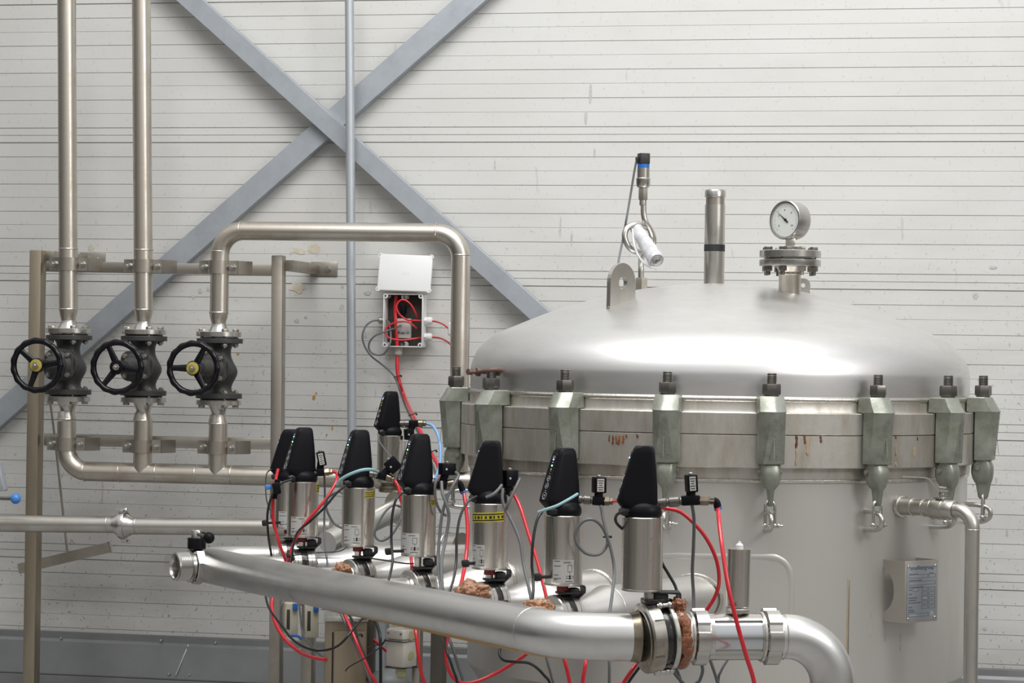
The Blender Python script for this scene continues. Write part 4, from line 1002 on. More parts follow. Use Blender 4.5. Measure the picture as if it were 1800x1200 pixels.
for sx_ in (-1, 1):
    for sz_ in (-1, 1):
        bm = B(); lathe(bm, [(.0035, -.0016), (.0035, .003), (.0005, .003)], jm @ Vector((sx_ * (JW / 2 - .008), 0, sz_ * (JH / 2 - .008))), jm.to_3x3() @ Vector((0, 1, 0)), 10); obj('screw', bm, 'darksteel', t)
def gland(o, d, mt, parent, r=.0135, l=.028):
    bm = B(); d = Vector(d); hexnut(bm, o, d, r * 1.85, l * .32); lathe(bm, [(r * .85, l * .3), (r * .98, l * .36), (r * 1.0, l * .78), (r * .8, l * .92), (r * .5, l)], o, d, 14); obj('cable_gland', bm, mt, parent)
jl = lambda px, py, d=.5: wp(px, py, D_ * d)
xr = jm @ Vector((JW / 2, D_ * .5, 0)); xl = jm @ Vector((-JW / 2, D_ * .5, 0)); zb_ = jm @ Vector((0, D_ * .5, -JH / 2))
gr1 = Vector((xr.x, xr.y, wp(745, 563.5, .03).z)); gr2 = Vector((xr.x, xr.y, wp(745, 592, .03).z)); gl1 = Vector((xl.x, xl.y, wp(670, 563, .03).z)); gb1 = zb_ - WD * .021
gland(gr1, WD, 'white', t); gland(gr2, WD, 'white', t); gland(gl1, -WD, 'rail', t, .0125, .024); gland(gb1, -UPv, 'ivory', t, .0145, .030)
bm = B(); box(bm, mw_at(wp(711, 577, .022)), .049, .02, .068, .002); blk = obj('manifold_block', bm, 'label', t)
bm = text_bm('Ruby O', .0125, mw_at(wp(709.5, 585, .0335)) @ Matrix(((1, 0, 0, 0), (0, 0, -1, 0), (0, 1, 0, 0), (0, 0, 0, 1))), .0003); obj('handwriting', bm, 'ink', blk)
bm = B(); box(bm, mw_at(wp(708.5, 544, .030)), .020, .024, .028, .003); lathe(bm, [(.009, 0), (.009, -.012)], wp(708.5, 548, .030), UPv, 14); obj('coil', bm, 'black', t)
# lid above, hung askew
lc = [wp(667, 446, .045), wp(761, 449.5, .045), wp(757.5, 514, .068), wp(663.5, 511, .068)]
cc = sum(lc, Vector()) / 4; xx = ((lc[1] - lc[0]) + (lc[2] - lc[3])); W_ = xx.length / 2; xx.normalize(); yy = ((lc[0] - lc[3]) + (lc[1] - lc[2])); H_ = yy.length / 2; yy = (yy - xx * yy.dot(xx)).normalized(); zz_ = xx.cross(yy)
lm = Matrix.Identity(4)
for r in range(3): lm[r][0] = xx[r]; lm[r][1] = yy[r]; lm[r][2] = zz_[r]
lm.translation = cc
t = thing('box_lid', 'loose white box lid leaning above the open junction box', 'lid', cc - UPv * H_ / 2)
bm = B(); box(bm, lm, W_, H_, .014, .005, 3)
for sx_ in (-1, 1):
    for sy_ in (-1, 1): lathe(bm, [(.001, -.004), (.0085, -.004), (.0085, .0068), (.0055, .0072), (.0055, .003), (.001, .003)], lm @ Vector((sx_ * (W_ / 2 - .005), sy_ * (H_ / 2 - .006), 0)), zz_, 16)
bx = obj('cover', bm, 'white', t)
for sx_ in (-1, 1):
    for sy_ in (-1, 1): bm = B(); lathe(bm, [(.001, .002), (.0045, .002), (.0045, .0055), (.001, .006)], lm @ Vector((sx_ * (W_ / 2 - .005), sy_ * (H_ / 2 - .006), 0)), zz_, 12); obj('lid_screw', bm, 'rail', t)
bm = text_bm('OBO', .013, lm @ T((.004, -.002, .0071)), .0005); obj('embossed_mark', bm, 'white', t)
bm = B(); q = wp(796, 578, .16); box(bm, mw_at(q), .030, .03, .045, .006, 3); 
for s_ in (0, 1): box(bm, mw_at(wp(797, 588 + 10 * s_, .16)), .018, .03, .03, .003)
solo('tube_connector', bm, 'white', 'white plastic connector half hidden behind the arched pipe', 'connector')
# ================================================================== FILL MANIFOLD AND ACTUATED VALVES
LV = zc(-.630)
X_ = Vector((1, 0, 0))
def lvl(px, Y, z=LV): p = at(px, 700, Y); return Vector((p.x, Y, z))
# --- manifold
RMN = .0525
mc = Vector((.125, 5.50, LV + .017)); EX = Vector((.985, .17, 0)).normalized()
ms = lvl(372, 7.26, LV + .011)
man = thing('manifold_pipe', 'large dull stainless manifold pipe sweeping across the front towards the right', 'pipe', (mc.x, mc.y, LV - .06))
v6 = mc + EX * .205                                # centre of the front valve
mend = v6 - EX * .040
rr = bend([ms, mc, mend], .20, 16)
bm = B(); pts = [rr[0] + (rr[0] - rr[1]).normalized() * .03] + rr
rads = [.036] + [RMN * .97] + [RMN] * (len(rr) - 1)
pts.insert(0, pts[0] + (rr[0] - rr[1]).normalized() * .010); rads.insert(0, .012)
sweep(bm, pts, RMN, 36, radii=rads); obj('tube', bm, 'mansteel', man)
bm = B(); torus(bm, rr[1] + (rr[1] - rr[2]).normalized() * -.004, rr[2] - rr[1], RMN, .0012, 36, 6); obj('weld_bead', bm, 'weld', man)
md = (mc - ms).normalized()
# --- end valve with threaded spout
ea = Vector((-.86, -.51, 0)).normalized(); e0 = at(352, 991, 7.22); e0.z = LV + .014
t = thing('butterfly_valve', 'small polished end valve with a threaded mouth and black ball handle', 'valve', e0 - UPv * .06)
s = mpp(7.2); eo = e0
bm = B(); lathe(bm, [(.026, -.060), (.026, -.004), (.030, -.002), (.034, .000)], eo, ea, 36); obj('stub', bm, 'bright', t)
bm = B(); lathe(bm, [(.030, -.012), (.052, -.012), (.0535, -.010), (.0535, .012), (.052, .014), (.030, .014)], eo + ea * .012, ea, 8, a0=.2); obj('body_ring', bm, 'bright', t)
bm = B(); lathe(bm, [(.040, .026), (.046, .028), (.046, .036), (.040, .038)], eo, ea, 40); obj('clamp_ring', bm, 'bright', t)
bm = B(); pr = [(.0405, .038)]; z = .040
while z < .074: pr += [(.0420, z), (.0395, z + .0026)]; z += .0052
pr += [(.040, .079), (.036, .081), (.034, .081), (.032, .076), (.0305, .070), (.0292, .029), (.001, .028)]
lathe(bm, pr, eo, ea, 40); obj('threaded_mouth', bm, 'bright', t)
bm = B(); lathe(bm, [(.001, .0292), (.0288, .0292), (.0288, .0312), (.001, .0312)], eo, ea, 32); obj('bore_shade_disc', bm, 'rubber', t)  # dark disc added in the mouth, standing in for shade inside the bore
en = eo + ea * .012
bm = B(); lathe(bm, [(.024, .048), (.0265, .050), (.0265, .078), (.0255, .080), (.001, .080)], en, UPv, 28); box(bm, mtx(en + UPv * .088, UPv, ea) @ T((0, -.015, 0)), .030, .010, .018, .002); obj('handle_collar', bm, 'black', t)
bm = B(); lathe(bm, [(.0165, .080), (.0165, .100), (.0150, .1025), (.001, .103)], en, UPv, 28); obj('handle_hub', bm, 'bright', t)
kb = at(367, 945, 7.10)
bm = B(); cyl(bm, en + UPv * .092, kb, .0052, 14, .0068); obj('handle_rod', bm, 'darksteel', t)
bm = B(); sphere(bm, kb, .0165, 28, 18); obj('ball_knob', bm, 'black', t)
bm = B(); lathe(bm, [(.0540, -.003), (.0546, -.002), (.0546, .010), (.0540, .011)], eo + ea * .012, ea, 8, a0=.2); bm.free()
for a in (2.2, 4.1):
    bm = B(); q = eo + ea * .024 + (UPv * math.sin(a) + ea.cross(UPv) * math.cos(a)) * .0455; hexnut(bm, q, ea, .010, .008); obj('clamp_nut', bm, 'darksteel', t)

# --- actuated valve
def sect(z, xl, xr, dy, pw, n=40, M_=None):
    out = []; cx, hx = (xr - xl) / 2, (xr + xl) / 2
    for i in range(n):
        a = 2 * PI * i / n; c, s = math.cos(a), math.sin(a)
        out.append(M_ @ Vector((cx + hx * math.copysign(abs(c) ** pw, c), dy * math.copysign(abs(s) ** pw, s), z)))
    return out
def patch(o, r, a0, a1, z0, z1, lift=.0005, n=14, tilt=0.0):
    """sheet bent round a vertical cylinder; angle 0 faces the camera, positive to the right"""
    bm = B(); rows = []
    for z in (z0, z1):
        row = []
        for i in range(n + 1):
            f = i / n; a = a0 + (a1 - a0) * f; row.append(o + Vector((math.sin(a) * (r + lift), -math.cos(a) * (r + lift), z + tilt * (f - .5))))
        rows.append(row)
    inner = [[p + (Vector((o.x, o.y, p.z)) - p).normalized() * (lift * .9) for p in r_] for r_ in rows]
    ring = lambda k: [rows[0][k], rows[1][k], inner[1][k], inner[0][k]]
    loft(bm, [ring(k) for k in range(n + 1)]); return bm
M['blackwet'] = mat('wet_black_rubber', (.012, .011, .010), .22, 0, None, (70, .3), coat=.4)
M['cylinder_steel'] = mat('brushed_cylinder_steel', (.74, .71, .66), .26, 1.0, (9, .5, (.58, .545, .49), 4, (1, 1, .25)), None, .07)
M['branch_steel'] = mat('bead_blasted_stainless', (.72, .71, .69), .38, .9, (8, .4, (.58, .56, .53), 4), None, .06)
M['oilysteel'] = mat('oil_darkened_steel', (.30, .26, .20), .30, 1.0, (18, .8, (.16, .13, .09), 4), None, .08)
def actuated_valve(px, yt, yb, Y, D, phi, d, label, sc_=1.0, band=None, sticker=(-48, 10), led='green', disc=True, grime=False, redcap=True, head_h=1.0, rise=0.0):
    top = at(px, yt, Y); bot = at(px, yb, Y); o = Vector((top.x, Y, 0)); r = D / 2
    t = thing('actuated_valve', label, 'valve', (o.x, o.y, LV - .045), 'pneumatic valves on the manifold')
    zt, zb = top.z, bot.z
    bm = B(); lathe(bm, [(r * .9, zb + .0015), (r - .001, zb + .0015), (r, zb + .003), (r, zt - .001), (r - .001, zt), (r * .9, zt)], o, UPv, 48); cy = obj('cylinder', bm, 'cylinder_steel', t)
    bm = B(); lathe(bm, [(.001, zb - .002), (r * .985, zb - .002), (r * .995, zb), (r * .985, zb + .0015), (.001, zb + .0015)], o, UPv, 48); obj('base_plate', bm, 'bright', t)
    a0, a1 = rad(sticker[0]), rad(sticker[1])
    if sticker[1] > sticker[0]:
        H = zt - zb; s0, s1 = zb + H * .04, zb + H * .37
        st = obj('rating_label', patch(o, r, a0, a1, s0, s1), 'label', t)
        bm = B(); k = s1 - s0; g = lambda f: a0 + (a1 - a0) * f
        for f0, f1, z in ((.06, .34, .93), (.5, .82, .88), (.06, .38, .72), (.06, .28, .33), (.06, .40, .18), (.06, .22, .12), (.60, .95, .05)):
            q = patch(o, r, g(f0), g(f1), s0 + k * z, s0 + k * (z + .025), .0008, 5); m_ = bpy.data.meshes.new('x'); q.to_mesh(m_); q.free(); bm.from_mesh(m_); bpy.data.meshes.remove(m_)
        for f0, f1, z0, z1 in ((.70, .715, .48, .78), (.895, .91, .48, .78), (.70, .91, .77, .785), (.70, .91, .475, .49), (.80, .812, .14, .48), (.64, .98, .19, .205), (.64, .98, .29, .305), (.64, .655, .19, .305), (.965, .98, .19, .305), (.77, .845, .16, .33)):
            q = patch(o, r, g(f0), g(f1), s0 + k * z0, s0 + k * z1, .0008, 4); m_ = bpy.data.meshes.new('x'); q.to_mesh(m_); q.free(); bm.from_mesh(m_); bpy.data.meshes.remove(m_)
        obj('printing', bm, 'ink', st)
    if band:
        b0, b1, zz0, zz1, tl = band; bz0, bz1 = zb + (zt - zb) * zz0, zb + (zt - zb) * zz1; h = bz1 - bz0
        bb = obj('yellow_band', patch(o, r, rad(b0), rad(b1), bz0, bz1, .0007, 16, tl), 'yellow', t)
        bm = B()
        for f0, f1 in ((.14, .26), (.74, .86)):
            q = patch(o, r, rad(b0), rad(b1), bz0 + h * f0, bz0 + h * f1, .0010, 16, tl); m_ = bpy.data.meshes.new('x'); q.to_mesh(m_); q.free(); bm.from_mesh(m_); bpy.data.meshes.remove(m_)
        n_ = 9
        for i in range(n_):
            f = (i + .3) / n_; w_ = (b1 - b0) / n_ * (.35 + .3 * ((i * 7) % 3) / 2)
            q = patch(o, r, rad(b0 + (b1 - b0) * f), rad(b0 + (b1 - b0) * f + w_), bz0 + h * .36, bz0 + h * .64, .0010, 3, 0)
            for v in q.verts: v.co.z += tl * (f - .5)
            m_ = bpy.data.meshes.new('x'); q.to_mesh(m_); q.free(); bm.from_mesh(m_); bpy.data.meshes.remove(m_)
        obj('band_printing', bm, 'ink', bb)
    # control head
    hm = Matrix.Translation(Vector((o.x, o.y, zt))) @ Matrix.Rotation(rad(phi), 4, 'Z') @ Matrix.Scale(D / .094, 4)
    hs = head_h
    bm = B(); S = lambda z, xl, xr, dy, pw: sect(z * hs, xl, xr, dy, pw, 44, hm)
    loft(bm, [S(.004, .030, .030, .030, 1), S(.016, .0455, .032, .031, .8), S(.027, .0555, .0325, .0305, .56), S(.034, .0600, .0325, .0305, .44), S(.040, .0588, .0325, .0300, .40), S(.07, .0500, .0315, .0278, .36), S(.11, .0385, .0285, .0240, .36), S(.145, .0275, .025, .0205, .36), S(.156, .0235, .0235, .0185, .40), S(.1615, .019, .0205, .0155, .5), S(.163, .014, .016, .012, .7)])
    loft(bm, [S(z, q, q, q, 1) for z, q in ((-.0015, .036), (0, .0405), (.006, .0428), (.013, .0432), (.020, .0415), (.027, .0375), (.033, .0305), (.037, .020), (.0385, .008))])
    obj('control_head', bm, 'black', t, sharp=rad(38))
    # sloping key strip on the narrow face
    b_, u_ = Vector((-.0592, 0, .037 * hs)), Vector((-.0260, 0, .150 * hs)); L_ = (u_ - b_).length
    ud = (u_ - b_).normalized(); nn = Vector((-ud.z, 0, ud.x)); ss = Vector((0, 1, 0))
    km = Matrix.Identity(4)
    for q in range(3): km[q][0] = ss[q]; km[q][1] = ud[q]; km[q][2] = nn[q]
    km.translation = (b_ + u_) / 2 + nn * .0004; km = hm @ km
    bm = B(); w0, w1 = .0165, .0105
    prism(bm, [(-w0, -L_ / 2), (w0, -L_ / 2), (w1, L_ / 2 - .004), (w1 - .004, L_ / 2), (-w1 + .004, L_ / 2), (-w1, L_ / 2 - .004)], km, .0022, .0006, 1); kp = obj('key_strip', bm, 'gloss', t)
    bm = B(); pz = .0013
    for f, kind in ((.10, 2), (.30, 1), (.46, 1)):
        y = -L_ / 2 + L_ * f; c_ = km @ Vector((0, y, pz)); nrm = (km.to_3x3() @ Vector((0, 0, 1)))
        rr_ = (.0075 if kind == 2 else .0062) * D / .094
        torus(bm, c_, nrm, rr_, .0006, 20, 6)
        box(bm, km @ T((0, y, pz)), .0035, .0045, .0004)
    for f, w_ in ((.20, .004), (.385, .004), (.56, .003), (.62, .003), (.80, .006), (.90, .010), (.93, .009), (.025, .010)): box(bm, km @ T((0, -L_ / 2 + L_ * f, pz)), w_, .0018, .0004)
    obj('printing', bm, 'marking', kp)
    for f, mt in ((.86, 'blue_led'), (.73, 'green_led'), (.655, 'amber_led')):
        if led == 'blue' and mt != 'blue_led': continue
        if led == 'dim' and mt == 'amber_led': continue
        if led == 'amber' and mt == 'green_led': mt = 'amber_led'
        c_ = km @ Vector((0, -L_ / 2 + L_ * f, .001)); bm = B(); sphere(bm, c_, .0022 if mt != 'amber_led' else .0014, 10, 8); obj('indicator', bm, mt, kp)
    # grey cable boot under the overhang
    bm = B(); pts = [hm @ Vector((-.030, -.012, .010)), hm @ Vector((-.046, -.016, .014)), hm @ Vector((-.055, -.018, .012))]; sweep(bm, pts, .0095 * D / .094, 14, radii=[.012, .011, .006]); obj('cable_boot', bm, 'rubber', t)
    if not disc: return t
    # coupling, bracket and disc body
    zt_ = LV + .052 + rise; gap = zb - zt_
    c = Vector((o.x, o.y, LV + rise)); d = Vector(d).normalized(); sd = UPv.cross(d)
    if redcap:
        bm = B(); lathe(bm, [(.0125, zb - .003), (.0145, zb - .004), (.0145, zb - .016), (.013, zb - .017), (.001, zb - .017)], o, UPv, 28); obj('red_collar', bm, 'redcap', t)
    bm = B(); hexnut(bm, Vector((o.x, o.y, zt_ - .002)), UPv, .017, gap + .001, a0=.3); obj('stem_nut', bm, 'steel', t)
    bx_ = Vector((math.cos(.25), math.sin(.25), 0)); by_ = Vector((-bx_.y, bx_.x, 0)); g2 = max(gap, .03)
    prf = [(-.012, zb - .0022), (.050, zb - .0022), (.054, zb - .006), (.054, zb - .020), (.036, zb - .036), (.033, zt_ - .022), (.030, zt_ - .022), (.033, zb - .035), (.050, zb - .0185), (.050, zb - .007), (.048, zb - .005), (-.012, zb - .005)]
    mm = Matrix.Identity(4)
    for q in range(3): mm[q][0] = bx_[q]; mm[q][1] = (0, 0, 1)[q]; mm[q][2] = -by_[q]
    mm.translation = Vector((o.x, o.y, 0)); bm = B(); prism(bm, prf, mm, .036, .0006, 1); obj('bracket', bm, 'tape', t)
    bm = B(); box(bm, mm @ T((.012, zt_ + .004, 0)), .052, .006, .040, .002); box(bm, mm @ T((.028, zb - .020, 0)), .026, .022, .030, .006, 2); obj('bracket_foot', bm, 'tape', t)
    R = .0515
    bm = B(); lathe(bm, [(.030, -.0085), (R + .0005, -.0085), (R + .001, -.006), (R + .001, .006), (R + .0005, .0085), (.030, .0085)], c, d, 44); cyl(bm, c + UPv * .030, c + UPv * (.045), .013, 18); obj('disc_body', bm, 'blackwet', t)
    for s_, nm in ((-1, 'near_ferrule'), (1, 'far_ferrule')):
        bm = B(); lathe(bm, [(.028, .0086), (R - .001, .0086), (R, .0100), (R, .0300), (R - .0025, .0327), (.0355, .0335), (.0345, .0337), (.0325, .042), (.028, .0425)], c, d * s_, 44); obj('ferrule', bm, 'bright', t)
        bm = B(); torus(bm, c + d * s_ * .0215, d, R, .0006, 44, 6); obj('score_ring', bm, 'darksteel', t)
    bm = B(); q = c + d * .0 + sd * -(R + .004) + UPv * .0; box(bm, mtx(q, d, UPv), .012, .016, .030, .002); obj('clamp_lug', bm, 'darksteel', t)
    return t
DB = Vector((.78, .62, 0)).normalized(); D1 = Vector((.95, .30, 0)).normalized(); D0 = Vector((.98, .2, 0)).normalized()
VL = [  # px, ytop, ybottom, Y, D, phi, axis, label
    (509, 845, 928, 7.76, .092, -4, D0, 'black-headed valve half hidden behind the leftmost front valve', dict(led='dim', sticker=(-38, 50))),
    (533, 846, 942, 7.42, .092, 26, D1, 'black-headed valve left of the conduit with red hose rising over its cylinder', dict(band=(62, 95, .80, .97, 0), sticker=(-42, 22))),
    (631, 856, 958, 7.10, .0935, 29, DB, 'black-headed valve standing directly in front of the galvanized conduit', dict(band=(26, 72, .83, .95, .002), sticker=(-55, 12))),
    (736.5, 868, 975, 6.77, .0935, 29, DB, 'black-headed valve left of the vessel with two printed labels below its head', dict(band=(45, 85, .83, .93, 0), sticker=(-68, 5), redcap=False)),
    (862.5, 884, 998, 6.45, .0925, -4, DB, 'black-headed valve with a yellow tape band across its cylinder', dict(band=(-75, 46, .72, .87, .005), sticker=(-70, -16), led='blue')),
    (991, 905, 1026, 6.12, .0945, 33, DB, 'black-headed valve second from the front with lit green indicator', dict(sticker=(-32, 32))),
]
AV = [actuated_valve(px, yt, yb, Y, D, phi, d, lb, **kw) for px, yt, yb, Y, D, phi, d, lb, kw in VL]
# back valve, a little smaller, by the wall
bv = actuated_valve(686, 765, 846, 7.90, .080, 29, DB, 'smallest black-headed valve standing highest, nearest the wall', led='amber', sticker=(0, 0), disc=False, head_h=1.0)
# front valve: same head on a larger disc body in the manifold
fv = actuated_valve(1130, 908, 1036, v6.y, .0905, 1, EX, 'frontmost black-headed valve, on the big clamped disc body with brown foam', led='blue', sticker=(0, 0), disc=False)
zb = at(1130, 1036, v6.y).z; o = Vector((v6.x, v6.y, 0)); R = .074
# warning triangle printed on the front cylinder
bm = B(); r = .0905 / 2; H = at(1130, 908, v6.y).z - zb
for i in range(3):
    A_ = [(-38, .40), (-22, .40), (-30, .58)]; (a0, z0), (a1, z1) = A_[i], A_[(i + 1) % 3]
    pts = [o + Vector((math.sin(rad(a0 + (a1 - a0) * k / 4)) * (r + .0003), -math.cos(rad(a0 + (a1 - a0) * k / 4)) * (r + .0003), zb + H * (z0 + (z1 - z0) * k / 4))) for k in range(5)]
    sweep(bm, pts, .0006, 6)
pts = [o + Vector((math.sin(rad(-30)) * (r + .0003), -math.cos(rad(-30)) * (r + .0003), zb + H * z)) for z in (.44, .52)]; sweep(bm, pts, .0006, 6)
for z, a0, a1 in ((.78, -40, -32), (.755, -40, -30), (.72, -38, -18), (.69, -40, -20), (.62, -36, -31)):
    pts = [o + Vector((math.sin(rad(a0 + (a1 - a0) * k / 4)) * (r + .0002), -math.cos(rad(a0 + (a1 - a0) * k / 4)) * (r + .0002), zb + H * z)) for k in range(5)]; sweep(bm, pts, .0005, 5)
obj('printing', bm, 'ink', fv)
bm = B(); prf = [(-.012, zb - .0022), (.050, zb - .0022), (.053, zb - .006), (.053, zb - .052), (.049, zb - .052), (.049, zb - .007), (-.012, zb - .006)]
mm = Matrix.Identity(4)
for q in range(3): mm[q][0] = X_[q]; mm[q][1] = (0, 0, 1)[q]; mm[q][2] = (0, -1, 0)[q]
mm.translation = o; prism(bm, prf, mm, .050, .0008, 1); obj('bracket', bm, 'tape', fv)
bm = B(); box(bm, mm @ T((.010, zb - .022, .0)), .030, .034, .036, .005); obj('bracket_foot', bm, 'tape', fv)
bm = B(); lathe(bm, [(.0145, zb - .022), (.0145, zb - .0025)], o - X_ * .014, UPv, 24); obj('spindle', bm, 'steel', fv)
ER = Vector((.945, .31, .085)).normalized(); R = .0775
bm = B(); lathe(bm, [(.045, -.042), (RMN + .006, -.036), (R - .016, -.036), (R - .014, -.034), (R - .004, -.033), (R, -.029), (R, -.002), (R - .002, .000), (.05, .000)], v6, ER, 56); obj('near_clamp_ring', bm, 'ringsteel', fv)
bm = B(); lathe(bm, [(.05, .000), (R - .012, .000), (R - .010, .010), (R - .012, .020), (.05, .020)], v6, ER, 56); obj('disc_body', bm, 'blackwet', fv)
bm = B(); lathe(bm, [(.05, .020), (R - .004, .020), (R - .002, .022), (R - .002, .030), (R - .006, .034), (.05, .036)], v6, ER, 56); obj('far_clamp_ring', bm, 'bright', fv)
bm = B(); lathe(bm, [(RMN - .006, -.062), (RMN + .0008, -.060), (RMN + .003, -.046), (RMN + .006, -.0415), (.05, -.041)], v6, EX, 48); obj('weld_collar', bm, 'oilysteel', fv)
for a in (1.15, -1.25):
    q = v6 + ER * .010 + (UPv * math.sin(a) - Vector((-ER.y, ER.x, 0)) * math.cos(a)) * (R + .001)
    bm = B(); cyl(bm, q - ER * .022, q + ER * .022, .006, 14); sphere(bm, q + ER * .008 , .0085, 14, 10); sphere(bm, q - ER * .014, .0085, 14, 10); obj('hinge_pin', bm, 'bright', fv)
bm = B(); box(bm, mtx(v6 + ER * .0 + UPv * (R + .002), UPv, ER), .045, .06, .012, .003); obj('top_lug', bm, 'blackwet', fv)
for a in (.62, 2.3, -.45):
    q = v6 - ER * .016 + (UPv * math.sin(a) - Vector((-ER.y, ER.x, 0)) * math.cos(a)) * (R + .0002)
    bm = B(); box(bm, mtx(q, UPv * math.sin(a) - Vector((-ER.y, ER.x, 0)) * math.cos(a), ER), .0025, .022, .004, .0005); obj('ring_joint', bm, 'darksteel', fv)
# --- outlet: pipe, union, sight glass, union, elbow
def exd(px):
    lo, hi = 0.0, .8
    for _ in range(40):
        m_ = (lo + hi) / 2; p = v6 + EX * m_
        if 900 + p.x / p.y * F > px: hi = m_
        else: lo = m_
    return lo
u0, u1, u2, u3 = exd(1222), exd(1250), exd(1347), exd(1376)
bm = B(); lathe(bm, [(.045, .036), (.0515, .036), (.0515, u0 + .006), (.045, u0 + .006)], v6, EX, 48); o1 = v6 + EX * .1
solo('outlet_pipe', bm, 'mansteel', 'short stainless pipe between the front valve and the sight glass', 'pipe', base=o1 - UPv * .05)
def union(a, b, label):
    t = thing('union_nut', label, 'nut', v6 + EX * a - UPv * .064, 'slotted union nuts'); n = 48; L = b - a; bm = B(); rings = []
    R1 = .0625
    for z, f in ((0, .86), (.002, .93), (.004, 1), (L - .004, 1), (L - .002, .93), (L, .86)):
        ring = []
        for i in range(96):
            an = 2 * PI * i / 96 + .16; k = (i % 16); slot = 5 <= k <= 9
            rr_ = R1 * f * (.925 if slot else 1.0); ring.append(mtx(v6 + EX * (a + z), EX) @ Vector((rr_ * math.cos(an), rr_ * math.sin(an), 0)))
        rings.append(ring)
    rings = [[mtx(v6 + EX * (a), EX) @ Vector((.05 * math.cos(2 * PI * i / 96), .05 * math.sin(2 * PI * i / 96), 0)) for i in range(96)]] + rings + [[mtx(v6 + EX * (b), EX) @ Vector((.05 * math.cos(2 * PI * i / 96), .05 * math.sin(2 * PI * i / 96), 0)) for i in range(96)]]
    loft(bm, rings); obj('slotted_ring', bm, 'bright', t, sharp=rad(22))
    bm = B(); lathe(bm, [(.049, -.006), (.0545, -.005), (.0555, .0), (.049, .0)], v6 + EX * a, EX, 48); obj('weld_collar', bm, 'weld', t)
union(u0, u1, 'slotted union nut left of the sight glass'); union(u2, u3, 'slotted union nut right of the sight glass')
t = thing('sight_glass', 'cylindrical sight glass with a rectangular window between two union nuts', 'sight glass', v6 + EX * (u1 + .02) - UPv * .055)
RS = .0515; w0, w1 = exd(1257), exd(1341)
def sg(z, a0, a1, r, n): return [mtx(v6 + EX * z, EX, UPv) @ Vector((r * math.cos(a0 + (a1 - a0) * i / n), r * math.sin(a0 + (a1 - a0) * i / n), 0)) for i in range(n + 1)]
# find where the camera side lies in this frame
fm = mtx(v6, EX, UPv); cs = fm.inverted().to_3x3() @ Vector((0, -1, 0)); ac = math.atan2(cs.y, cs.x); us = fm.inverted().to_3x3() @ Vector((0, 0, 1)); au = math.atan2(us.y, us.x)
sgn = 1 if ((au - ac + PI) % (2 * PI) - PI) > 0 else -1
wa0, wa1 = ac + sgn * rad(50), ac - sgn * rad(34)
bm = B()
lathe(bm, [(.044, u1 - .001), (RS, u1 - .001), (RS, w0), (.044, w0)], v6, EX, 64); lathe(bm, [(.044, w1), (RS, w1), (RS, u2 + .001), (.044, u2 + .001)], v6, EX, 64)
lo, hi = min(wa0, wa1), max(wa0, wa1)
outer = lambda z, r: sg(z, hi, lo + 2 * PI, r, 48)
ra, rb = outer(w0, RS), outer(w1, RS); ia, ib = outer(w0, .044), outer(w1, .044)
va, vb2, vc, vd = [[bm.verts.new(p) for p in q] for q in (ra, rb, ib, ia)]
for i in range(48):
    bm.faces.new((va[i], va[i + 1], vb2[i + 1], vb2[i])); bm.faces.new((vd[i], vc[i], vc[i + 1], vd[i + 1]))
for i in (0, 48): bm.faces.new((va[i], vb2[i], vc[i], vd[i]))
obj('body', bm, 'bright', t)
bm = B(); ra, rb = sg(w0 - .001, lo - .05, hi + .05, .0465, 24), sg(w1 + .001, lo - .05, hi + .05, .0465, 24); rc, rd = sg(w1 + .001, lo - .05, hi + .05, .0425, 24), sg(w0 - .001, lo - .05, hi + .05, .0425, 24)
loft(bm, [[ra[i], rb[i], rc[i], rd[i]] for i in range(25)]); obj('window_pane', bm, 'mirrorglass', t)
e_s = v6 + EX * (u3 - .002); e_c = e_s + EX * (.020 + .108); e_e = Vector((e_c.x, e_c.y, .012))
bm = B(); pts = bend([e_s, e_c, e_e], .108, 18); sweep(bm, pts, .0495, 40)
oe = solo('outlet_elbow', bm, 'mansteel', 'large stainless elbow bending down at the bottom right of the manifold', 'pipe', base=(e_c.x, e_c.y, 0))
bm = B(); torus(bm, e_s + EX * .012, EX, .0497, .0016, 40, 6); obj('weld_bead', bm, 'weld', oe)
# --- lamp on top of the sight glass
sl = exd(1303); lo_ = v6 + EX * sl; zl = lambda y: at(1303, y, lo_.y).z; tl_ = Vector((.014, 0, 1)).normalized()
t = thing('sight_lamp', 'plain upright steel lamp cylinder with pointed tip on the sight glass', 'lamp', Vector((lo_.x, lo_.y, zl(1083)))); k = mpp(lo_.y)
g0 = Vector((lo_.x, lo_.y, LV)); hz = lambda y: zl(y) - LV
bm = B(); lathe(bm, [(.012, hz(1090)), (.012, hz(1077)), (20 * k, hz(1076)), (20.5 * k, hz(1074)), (20.5 * k, hz(1070)), (19 * k, hz(1068)), (.012, hz(1067.5))], g0, tl_, 36); obj('foot_flange', bm, 'steel', t)
bm = B(); lathe(bm, [(19 * k, hz(1067)), (20.5 * k, hz(1065)), (20.8 * k, hz(970)), (20.8 * k, hz(964.5)), (.002, hz(964))], g0, tl_, 40); obj('lamp_housing', bm, 'cylinder_steel', t)
bm = B(); lathe(bm, [(6.8 * k, hz(964)), (6.8 * k, hz(958)), (5 * k, hz(955.5)), (2.8 * k, hz(954)), (2.2 * k, hz(951.5)), (.001, hz(951))], g0, tl_, 24); obj('tip', bm, 'white', t)
bm = B(); q = g0 + Vector((-.010, -.027, hz(1060))); hexnut(bm, q, Vector((-.2, -1, 0)), .010, .007); obj('set_screw', bm, 'darksteel', t)
